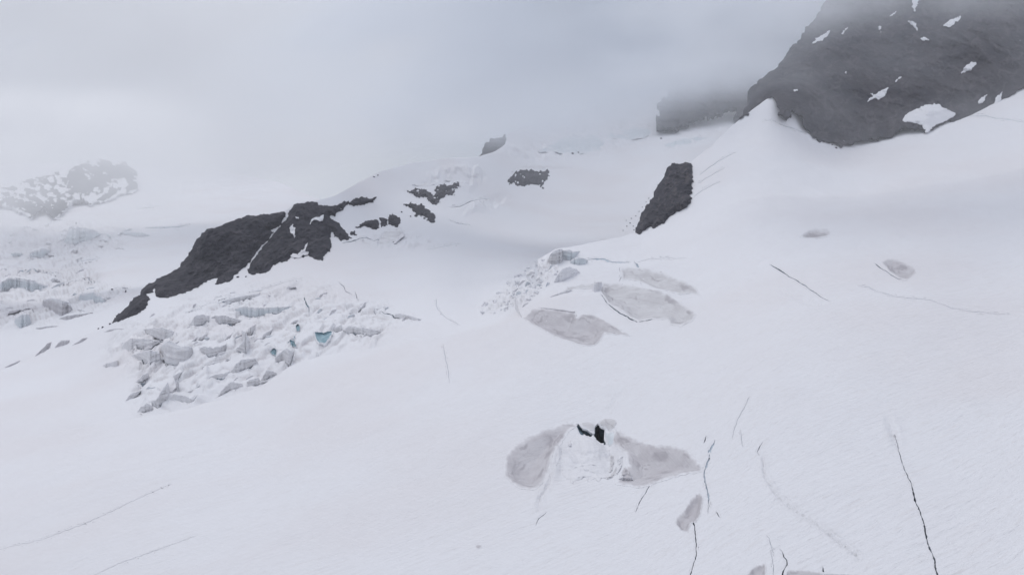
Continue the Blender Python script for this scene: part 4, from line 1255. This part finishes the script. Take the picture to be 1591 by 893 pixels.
blk = patch('rock_block', BLOCK, MID, M_ROCK, step=1.0, lift=rock_lift(11, 12), rag=(2.2, 5), back=20, down=8, label='large dark rock block right of the thin snow gully', cat='rock block', seed=3)
class On:       # a surface standing on a rock body's own face
    def __init__(self, layer, lift, add):
        self.layer, self.lift, self.add = layer, lift, add
    def P(self, px, py):
        b = self.layer.P(px, py)
        sdv = poly_sd(self.lift[0], px, py)
        return b - rays(px, py) * (self.lift[1](np.maximum(sdv, 0), b, px, py) + self.add)[:, None]
def s_lift(S, P, px, py): return 0.8 * (1 - np.exp(-S / 2)) + 0.3
onb = On(MID, (BLOCK, rock_lift(11, 12)), 0.6)
for pl in ([(484,340),(489,337),(496,336.5),(502,332.5),(504,337),(501,342),(496,343.5),(492,341),(486,341.5),(483,347),(481,349),(481.5,345)],
           [(450,354),(453,350),(455,347.5),(456,352),(459.5,355),(458,360),(459,367),(457,369.5),(455,364),(451,361)],
           [(451,398),(455,394),(462,396),(468,390),(472,388),(475,382),(478.5,376.5),(477,384),(474,391),(480,392),(478,397),(470,398),(465,401),(455,401)],
           [(459,336.5),(464,337),(466,340),(461,339.5)]):
    patch('snow_patch', pl, onb, M_SNOW, step=0.8, lift=s_lift, rag=(1.1, 3), back=2, down=0.5, parent=blk)
SMALL = [
 ([(541,315.6),(546,312),(551,308),(561,305),(568,306.5),(574,308),(584,306),(580,313),(573,314),(566,317),(556,319),(546,318)], 'flat dark rock above the row of dark rocks'),
 ([(550,353),(556,351),(561,348),(567.5,343),(578,341.5),(587.7,341),(589,353),(585,356.5),(574,353.4),(565,350.4),(556,354.7)], 'left and longest rock of the short row below the flat rock'),
 ([(590,338.3),(598,338.3),(601.5,341),(601.5,349.6),(597,351),(592.7,352.7)], 'narrow middle rock of the short row'),
 ([(602.8,338.3),(606,334.5),(610,332),(616,335),(621.7,338.3),(622.9,345.9),(620,350),(616.6,352.7),(607.8,349.6),(602.8,348.4)], 'rounded right rock of the short row'),
 ([(543.6,361),(547,359.5),(551,357),(552,361),(553,364.8),(547,365.5)], 'small dark rock at the lower right of the large block'),
 ([(634,298),(640,295),(645.6,292.5),(654,293),(662,294.2),(668,300),(672,303),(678.3,300.5),(676,295),(677,290.5),(684,287),(689.7,284.2),(697.2,288),(704,285.5),(712.3,283),(713.6,289.2),(702.3,294.2),(707.3,299.3),(702.3,303),(694.7,301.8),(690,305),(684.6,308),
   (682,313),(679.6,318),(673,317),(667,314.4),(662,306.8),(655,306),(648,305.6),(641,301)], 'ragged snow speckled rock, highest of the group on the white face'),
 ([(628,317.7),(638,317),(646,318),(654.4,319.4),(661,323),(667,327),(671,330),(675.8,333.3),(674.6,340.8),(677,345.9),(671,344.5),(664.5,342),(657,334.5),(644.3,335.8),(645.6,330.8),(638,323.2)], 'slanting dark rock below the ragged speckled one'),
 ([(789.4,282.2),(794,275),(799.5,267.1),(810.8,264.6),(826,263.9),(831,265.9),(851,264.6),(852.4,273.4),(848,280),(844.8,286),(843.6,294.8),(838.5,288.5),(826,286),(814.6,289),(805.8,287.3),(792,286)], 'grey snow speckled rock patch alone at the head of the basin'),
 ([(527,321),(533,317),(539,312),(546,311.5),(542,315.5),(535,322),(532,325)], 'small rock spur between the large block and the flat rock'),
]
def holes_for(lb):
    r = random.Random(len(lb))
    if 'speckled' not in lb: return []
    box = (636, 284, 712, 312) if 'ragged' in lb else (790, 265, 852, 288)
    hs = []
    for _ in range(22):
        x, y, a, b = r.uniform(box[0], box[2]), r.uniform(box[1], box[3]), r.uniform(0.9, 2.6), r.uniform(0.6, 1.3)
        hs.append([(x - a, y), (x, y - b), (x + a, y - 0.3), (x + 0.3, y + b)])
    return hs
for k, (pl, lb) in enumerate(SMALL):
    patch('rock', pl, MID, M_ROCK, step=0.8, lift=rock_lift(5, 5, 10), rag=(3.4 if 'speckled' in lb else 1.8, 3.5), back=10, down=4, holes=holes_for(lb), label=lb, cat='rock', group='rocks showing through the white face', seed=k * 1.7)

TOOTH = [(988.4,360),(988.4,349),(993.5,342.7),(999.7,326.3),(1005,319),(1011,311.2),(1016,303.7),(1017.4,294.8),(1027.5,281),(1031,273),(1035,265.9),(1038.8,255.8),(1047.6,252),(1055,254.5),(1065.2,250.8),(1072.8,252),(1076.6,258.3),(1075.3,276),(1076.6,291),
  (1072.8,303.7),(1075.3,308.7),(1070.3,318.8),(1057.7,326.3),(1048.9,328.8),(1032.5,342.7),(1017.4,351.5),(1011,351.5),(993.5,362.3)]
patch('rock_tooth', TOOTH, FG, M_OUTCROP, step=0.9, lift=rock_lift(9, 9, 13, 1.0, 0.2), rag=(2.4, 5), back=25, down=12, label='steep dark rock tooth standing alone on the edge of the right snow slope', cat='rock tooth', seed=5)

# big cliff on the right
cl_base = [(1145,190),(1200,150),(1260,203),(1310,226),(1387,212),(1440,204),(1475,185),(1591,137),(1750,80)]
cctrl = [(x, y, float(FG.D(x, y)) * 0.992) for x, y in cl_base]
cctrl += [(1161,146,1010),(1200,100,1080),(1300,0,1230),(1400,-100,1400),(1591,0,1160),(1591,-200,1500),(1750,-150,1350),(1350,100,1070),(1500,80,1040),(1250,40,1180),(1300,-150,1500)]
def cl_d(p, px, py):
    x, y, z = p[..., 0], p[..., 1], p[..., 2]
    foot = np.interp(px, [1140, 1165, 1200, 1260, 1310, 1387, 1440, 1475, 1591, 1750], [190, 170, 152, 205, 227, 212, 204, 186, 137, 80])
    return sstep(-4, 45, foot - py) * (9 * fbm(x / 110, y / 110, z / 70, 3) + 7.0 * ridged((x + 0.5 * z) / 48, y / 160, (z - 0.35 * x) / 42, 5) + 3.0 * np.abs(fbm((x - 0.4 * z) / 16, y / 60, (z + 0.7 * x) / 22, 4, 0.6))) + 0.8 * fbm(x / 8, y / 8, z / 8, 3)
CL = Layer(cctrl, None, cl_d)
CLIFF = [(1144.3,189),(1152.8,176.3),(1164,157.8),(1161.3,146.4),(1164,139.3),(1182.6,122.3),(1214,96.7),(1225.3,76.8),(1246.6,58.3),(1253.7,42.6),(1265,29.9),(1272,17),(1282,5.7),(1300,-30),(1340,-90),(1400,-160),(1800,-260),(1900,20),
  (1591,136.5),(1567,149),(1549,159),(1538,170),(1524,184.8),(1507,187),(1492,195),(1489,192),(1475,186),(1466,192),(1450,199),(1444,203),(1438.5,205.5),(1430,201),(1421.5,198),(1410,198),(1398.7,201),(1387.4,211.8),(1375,214),(1361.8,216.7),(1345,218),(1333.3,220.4),(1322,224),(1310.6,226.8),(1300,224),(1287.9,219.5),(1273.6,220.6),(1264,211),(1256.6,201.9),
  (1245.2,193.3),(1248.9,186.2),(1243.8,179),(1231,172),(1229.6,181),(1221,183.4),(1211,176.3),(1209.7,165),(1199.7,148)]
clf = patch('rock_cliff', CLIFF, CL, M_CLIFF, step=1.6, lift=lambda S, P, px, py: np.zeros(len(px)), rag=(3.6, 9), back=70, down=10, label='huge dark rock cliff rising into the clouds at the upper right', cat='cliff', seed=2)
for pl in ([(1491,115),(1500,104),(1512.5,95.3),(1516.7,99.5),(1506.8,109.5)],
           [(1349,157.5),(1352,152),(1356,150),(1353,145.5),(1361,146),(1370,140),(1381.5,134.5),(1376,147.5),(1366,155),(1362,152),(1356,153)],
           [(1466,40),(1473,33),(1483,29.5),(1493,25.5),(1492,31),(1484,35),(1477,43)],
           [(1260,69),(1268,60),(1280,53),(1291,46.5),(1286,57),(1275,64)],
           [(1305,54),(1310,48),(1317,44),(1311,52)],
           [(1364.5,40),(1368,41),(1368.5,51),(1365,47)],
           [(1410,32),(1416,34),(1423,36.5),(1425,47),(1419,41)],
           [(1418,-8),(1437,-6),(1424,5.5),(1422,19),(1417.5,11)],
           [(1518.5,158),(1525,151),(1533,147),(1530,155),(1522,162.5)],
           [(1545,162),(1548,150),(1557,143.5),(1555,153),(1551,160),(1547,166)],
           [(1381,26),(1390,20),(1396,17),(1388,23)],
           [(1403,187.5),(1406,179),(1420,171),(1436,163.5),(1458,161.5),(1467,168),(1484,175),(1481,182),(1467,189),(1452,195),(1443,204.5),(1438,204),(1432,194),(1418,190.5)],
           [(1390,127),(1396,121),(1400,119.5),(1394,126)],
           [(1313,113),(1315,111.5),(1315.5,115),(1313.5,115.5)],
           [(1232,139),(1237,138),(1239,141),(1234,141.5)],
           [(1430,60),(1437,58),(1442,62),(1434,63)]):
    patch('snow_patch', pl, CL, M_SNOW, step=1.0, lift=lambda S, P, px, py: 1.8 + 1.2 * (1 - np.exp(-S / 3)), rag=(2.0, 3.5), back=5, down=1, parent=clf)

# back wall in the mist
BW = Layer([(x, y, float(MID.D(x, y)) * 0.985) for x, y in ((1010,204),(1150,180),(1080,192),(1250,165))] + [(1010,50,2600),(1180,50,2600),(1080,-50,2800),(1300,50,2600)], None,
           lambda p, px, py: 14 * ridged(p[..., 0] / 120, p[..., 1] / 120, p[..., 2] / 60, 4))
BACK = [(1016.8,202),(1022,194),(1017,183),(1024,172),(1022,164),(1036,150),(1040,138),(1060,110),(1070,70),(1100,30),(1200,0),(1300,30),(1300,230),(1150,215),(1144,189),(1141.5,178),(1147.8,166),(1131.4,171.3),(1128,173),(1125,168.5),(1112,176),(1101,181),(1097,178),(1093.7,175.6),(1086,183),(1076,187.5),
  (1069,194),(1060,199),(1051,204),(1048,203),(1056,198),(1051,195.5),(1039,199),(1030.5,197),(1026,200.5)]
patch('rock_wall', BACK, BW, M_CLIFF, step=1.2, rag=(6, 10), lift=lambda S, P, px, py: np.full(len(px), 30.0), back=60, down=10, label='misty grey rock wall behind the snow basin, its top lost in cloud', cat='rock wall')
J = [(744,246),(747.9,240),(750.4,228),(757,222),(763,216.8),(773,213),(783,210.5),(786.4,218),(785.6,224.3),(781,228),(775.6,231.9),(768,239.4),(755.4,246)]
JW = Layer([(745,243,2000),(785,243,2020),(745,205,2060),(785,205,2080),(765,225,2030)], None, lambda p, px, py: 6 * ridged(p[..., 0] / 50, p[..., 1] / 50, p[..., 2] / 30, 3))
jr = patch('rock_peak', J, JW, M_CLIFF, step=0.9, rag=(5.0, 7), back=40, down=10, label='small misty rock peak behind the white ridge', cat='rock peak')

# far mountain at the left
FM = Layer([(x, y, float(FAR.D(x, y)) * 0.985) for x, y in ((-200,335),(0,320),(50,340),(90,334),(150,315),(214,295))] + [(0,240,4600),(150,230,4700),(300,230,4900),(-200,230,4600),(200,262,4350)], None,
           lambda p, px, py: 45 * ridged((p[..., 0] + p[..., 2]) / 220, p[..., 1] / 900, p[..., 2] / 200, 5))
FMT = [(-250,345),(-250,260),(-100,262),(0,290),(20,280),(60,270),(98,262),(150,250),(195,250),(210,268),(214,288),(210,296),(197,300),(176,308),(161,314),(140,318),(139,315),(128,309),(113,312),(104,321),(93,331),(86,339),(78,334),(70,322),(62,322),(53,333),(48,340),(38,330),(24,325),(12,322),(0,318),(-60,340)]
mtn = patch('mountain', FMT, FM, M_SNOW, step=1.6, rag=(4, 9), lift=lambda S, P, px, py: np.full(len(px), 6.0), back=200, down=50, label='distant snow streaked mountain fading into cloud at the left', cat='mountain')
for pl, rg, spk in (([(-60,318),(-20,300),(20,287),(60,277),(98,266),(116,262),(118,300),(113,310),(93,330),(86,337),(78,331),(62,318),(48,335),(38,328),(20,322),(0,318)], (8, 9), (7, 14, 7, -0.05)),
               ([(20,316),(60,312),(75,318),(88,312),(110,312),(93,330),(86,337),(78,331),(62,320),(48,336),(38,328)], (7, 9), (7, 12, 8, 0.3)),
               ([(0,306),(18,304),(34,312),(40,322),(20,322),(0,318)], (8, 8), (7, 12, 8, 0.3)),
               ([(104,266),(120,258),(150,252),(192,252),(209,266),(213,284),(205,289),(196,280),(190,270),(178,280),(166,290),(155,302),(141,300),(126,303),(112,296),(106,284)], (8, 8), (7, 26, 7, 0.42)),
               ([(139,316),(150,311),(161,311),(176,303),(188,292),(184,290),(172,295),(158,305),(146,313)], (3, 6), None),
               ([(168,282),(180,270),(188,262),(196,264),(186,278),(174,290)], (9, 5), (6, 16, 4, 0.1)),
               ([(195,290),(203,283),(212,282),(214,289),(209,295),(198,299)], (5, 6), None)):
    patch('rock_face', pl, FM, M_FARROCK, step=1.1, rag=rg, lift=lambda S, P, px, py: np.full(len(px), 16.0), back=12, down=2, parent=mtn, seed=rg[0], speck=spk)

# boulders: small dark stones on the snow
RB = [rock_mesh('boulder', 3.1 + k * 5.7, M_ROCK, 0.9) for k in range(4)]
def boulder(x, y, s, ly, label, group='scattered dark stones', tall=1.0):
    p = ly.P(np.array([float(x)]), np.array([float(y)]))[0]
    D = p @ np.array([0, cp, -sp])
    o = bpy.data.objects.new('boulder', rnd.choice(RB))
    r = s * D / F
    o.location = (p[0], p[1], p[2] + 0.3 * r * tall)
    o.rotation_euler = (rnd.uniform(-.3, .3), rnd.uniform(-.3, .3), rnd.uniform(0, 6.28))
    o.scale = (r, r, r * tall)
    COL.objects.link(o)
    tag(o, label, 'boulder', group)
boulder(174.4, 453, 1.7, FAR, 'round dark stone on the snow left of the rock rib')
boulder(195.6, 457, 1.0, FAR, 'upright dark stone between the round stone and the rib', tall=3.0)
boulder(118.3, 350, 0.8, FAR, 'lone dark stone post on the far glacier', tall=3.0)
boulder(104.5, 532.5, 1.7, MID, 'dark stone in the small grey step below the far icefall')
boulder(159.5, 509.4, 1.7, MID, 'dark stone just below the pointed end of the rock rib')
boulder(153, 511, 1.2, MID, 'smaller dark stone left of the stone at the rib point')
boulder(102, 383, 1.6, FAR, 'flat dark stone under the broken blue serac of the far glacier', tall=0.5)
boulder(624, 330, 1.4, MID, 'lone small stone left of the slanting dark rock')
boulder(659, 340, 1.6, MID, 'small stone touching the underside of the slanting dark rock')
boulder(638, 337, 1.3, MID, 'small stone at the lower left of the slanting dark rock')
boulder(369.5, 430.5, 2.2, MID, 'dark stone below the foot of the snow gully', tall=0.7)
boulder(382, 430, 1.7, MID, 'smaller dark stone right of the gully foot', tall=0.7)
boulder(581, 275, 1.6, MID, 'small stone high on the white ridge, left one', tall=0.6)
boulder(587, 272.5, 1.5, MID, 'small stone high on the white ridge, right one', tall=0.6)
boulder(611, 376.5, 1.6, MID, 'dark stone in the crack below the row of rocks')
boulder(889.5, 239, 2.2, MID, 'small misty stone at the head of the basin, left one', tall=0.8)
boulder(898.5, 238, 1.2, MID, 'small misty stone at the head of the basin, right one', tall=1.6)
boulder(883, 227, 1.4, MID, 'faint misty stone above the pair at the head of the basin')
boulder(1027, 216, 2.0, MID, 'misty stone in the snow below the back rock wall', tall=0.6)
boulder(1299, 230, 1.8, FG, 'dark stone on the snow under the lowest point of the big cliff', tall=0.8)
boulder(1293, 225.5, 1.4, FG, 'smaller stone left of the one under the cliff point', tall=0.7)
boulder(1307, 227.5, 1.2, FG, 'smaller stone right of the one under the cliff point', tall=0.7)
for x, y, s in ((968,359,1.0),(974,352,1.2),(979,347,1.4),(984,352,1.1),(973,343,0.9),(981,340,1.2),(988,336,1.0),(993,329,1.1),(998,322,1.1),(1004,314,1.0),(1008,308,1.1),(985,358,1.2)):
    boulder(x, y, s, MID, 'small dark stone on the snow left of the steep rock tooth', 'stones beside the rock tooth', 0.8)
for x, y, s in ((1196,404,.8),):
    pass

# ------------------------------------------------------------------ clouds round the peaks, and the haze
def cloud(label, x0, x1, y0, y1, shape, D0, T, dens, seed, step=14, colour=(1, 1, 1)):
    xs, ys = np.arange(x0, x1 + 1, step), np.arange(y0, y1 + 1, step)
    X, Y = np.meshgrid(xs, ys)
    n = 0.62 + 0.5 * fbm(X / 170, Y / 90, seed, 4)
    edge = sstep(x0, x0 + 200, X) * sstep(x1, x1 - 200, X) * sstep(y0, y0 + 60, Y)
    t = T * np.clip(shape(X, Y), 0, 1) * np.clip(n, 0.12, 1.3) * edge + 0.4
    ny, nx = X.shape
    R = rays(X, Y)
    fr = R * (D0 - t)[..., None]
    bk = R * (D0 + t)[..., None]
    V = np.concatenate([fr.reshape(-1, 3), bk.reshape(-1, 3)])
    i = (np.arange(ny - 1)[:, None] * nx + np.arange(nx - 1)[None]).ravel()
    o = nx * ny
    Qf = np.stack([i, i + nx, i + nx + 1, i + 1], 1)
    Qb = np.stack([i + 1, i + nx + 1, i + nx, i], 1) + o
    bd = np.concatenate([np.arange(nx - 1), nx - 1 + nx * np.arange(ny - 1), (nx * ny - 1) - np.arange(nx - 1), nx * (ny - 1) - nx * np.arange(ny - 1)])
    b2 = np.roll(bd, -1)
    Qs = np.stack([bd, b2, b2 + o, bd + o], 1)
    ob = new_mesh('cloud', V, np.concatenate([Qf, Qb, Qs]), make_volume('cloud', dens, colour))
    return tag(ob, label, None, None, 'stuff')

def edge_line(xp, yp):
    return lambda X: np.interp(X, xp, yp)
e1 = edge_line([-400, 0, 60, 100, 150, 190, 215, 260, 350, 450, 520, 600, 700, 780], [310, 305, 290, 285, 276, 280, 290, 318, 315, 300, 280, 262, 250, 240])
cloud('cloud hiding the top of the far mountain at the left', -460, 1000, -330, 440, lambda X, Y: sstep(0, 75, e1(X) - Y) ** 1.5, 2600, 170, 0.0095, 3.3)
cloud('thin mist before the far mountain at the left', -460, 470, 120, 470, lambda X, Y: sstep(425, 300, Y) * sstep(400, 180, X), 1480, 40, 0.021, 6.3)
e2 = edge_line([640, 700, 750, 790, 850, 930, 1000, 1060, 1110, 1160, 1300], [262, 262, 258, 254, 256, 256, 232, 196, 180, 172, 170])
cloud('cloud hanging over the head of the basin and the back wall', 60, 1420, -330, 300, lambda X, Y: sstep(0, 95, e2(X) - Y) ** 1.5 * sstep(150, 1100, X) ** 1.3, 1320, 150, 0.018, 7.1, colour=(0.945, 0.96, 0.98))
cloud('thin blue mist lying over the middle of the snow basin', 480, 1420, 60, 500, lambda X, Y: sstep(470, 260, Y) * sstep(520, 860, X) * sstep(1400, 1150, X), 960, 30, 0.0035, 5.5, colour=(0.93, 0.96, 0.99))
e3 = edge_line([1180, 1230, 1280, 1350, 1450, 1591, 1800], [150, 130, 110, 85, 70, 60, 60])
cloud('thin cloud drifting before the top of the big cliff', 930, 2000, -330, 440, lambda X, Y: np.maximum(1.0 * sstep(0, 165, e3(X) + 18 - Y) ** 1.2, 0.13 * sstep(420, 150, Y) * sstep(1000, 1250, X)), 760, 62, 0.010, 11.7, colour=(0.95, 0.965, 0.985))

def haze():
    lo, hi = (-3200, -60, -560), (3200, 6400, 1500)
    V = [(x, y, z) for x in (lo[0], hi[0]) for y in (lo[1], hi[1]) for z in (lo[2], hi[2])]
    Q = [(0, 1, 3, 2), (4, 6, 7, 5), (0, 4, 5, 1), (2, 3, 7, 6), (0, 2, 6, 4), (1, 5, 7, 3)]
    o = new_mesh('haze', V, Q, make_volume('haze', 0.00005, (0.96, 0.97, 1.0)), smooth=False)
    tag(o, 'thin pale mountain haze', None, None, 'stuff')
haze()
for o in list(bpy.data.objects):
    if '_base' in o.keys():
        del o['_base']
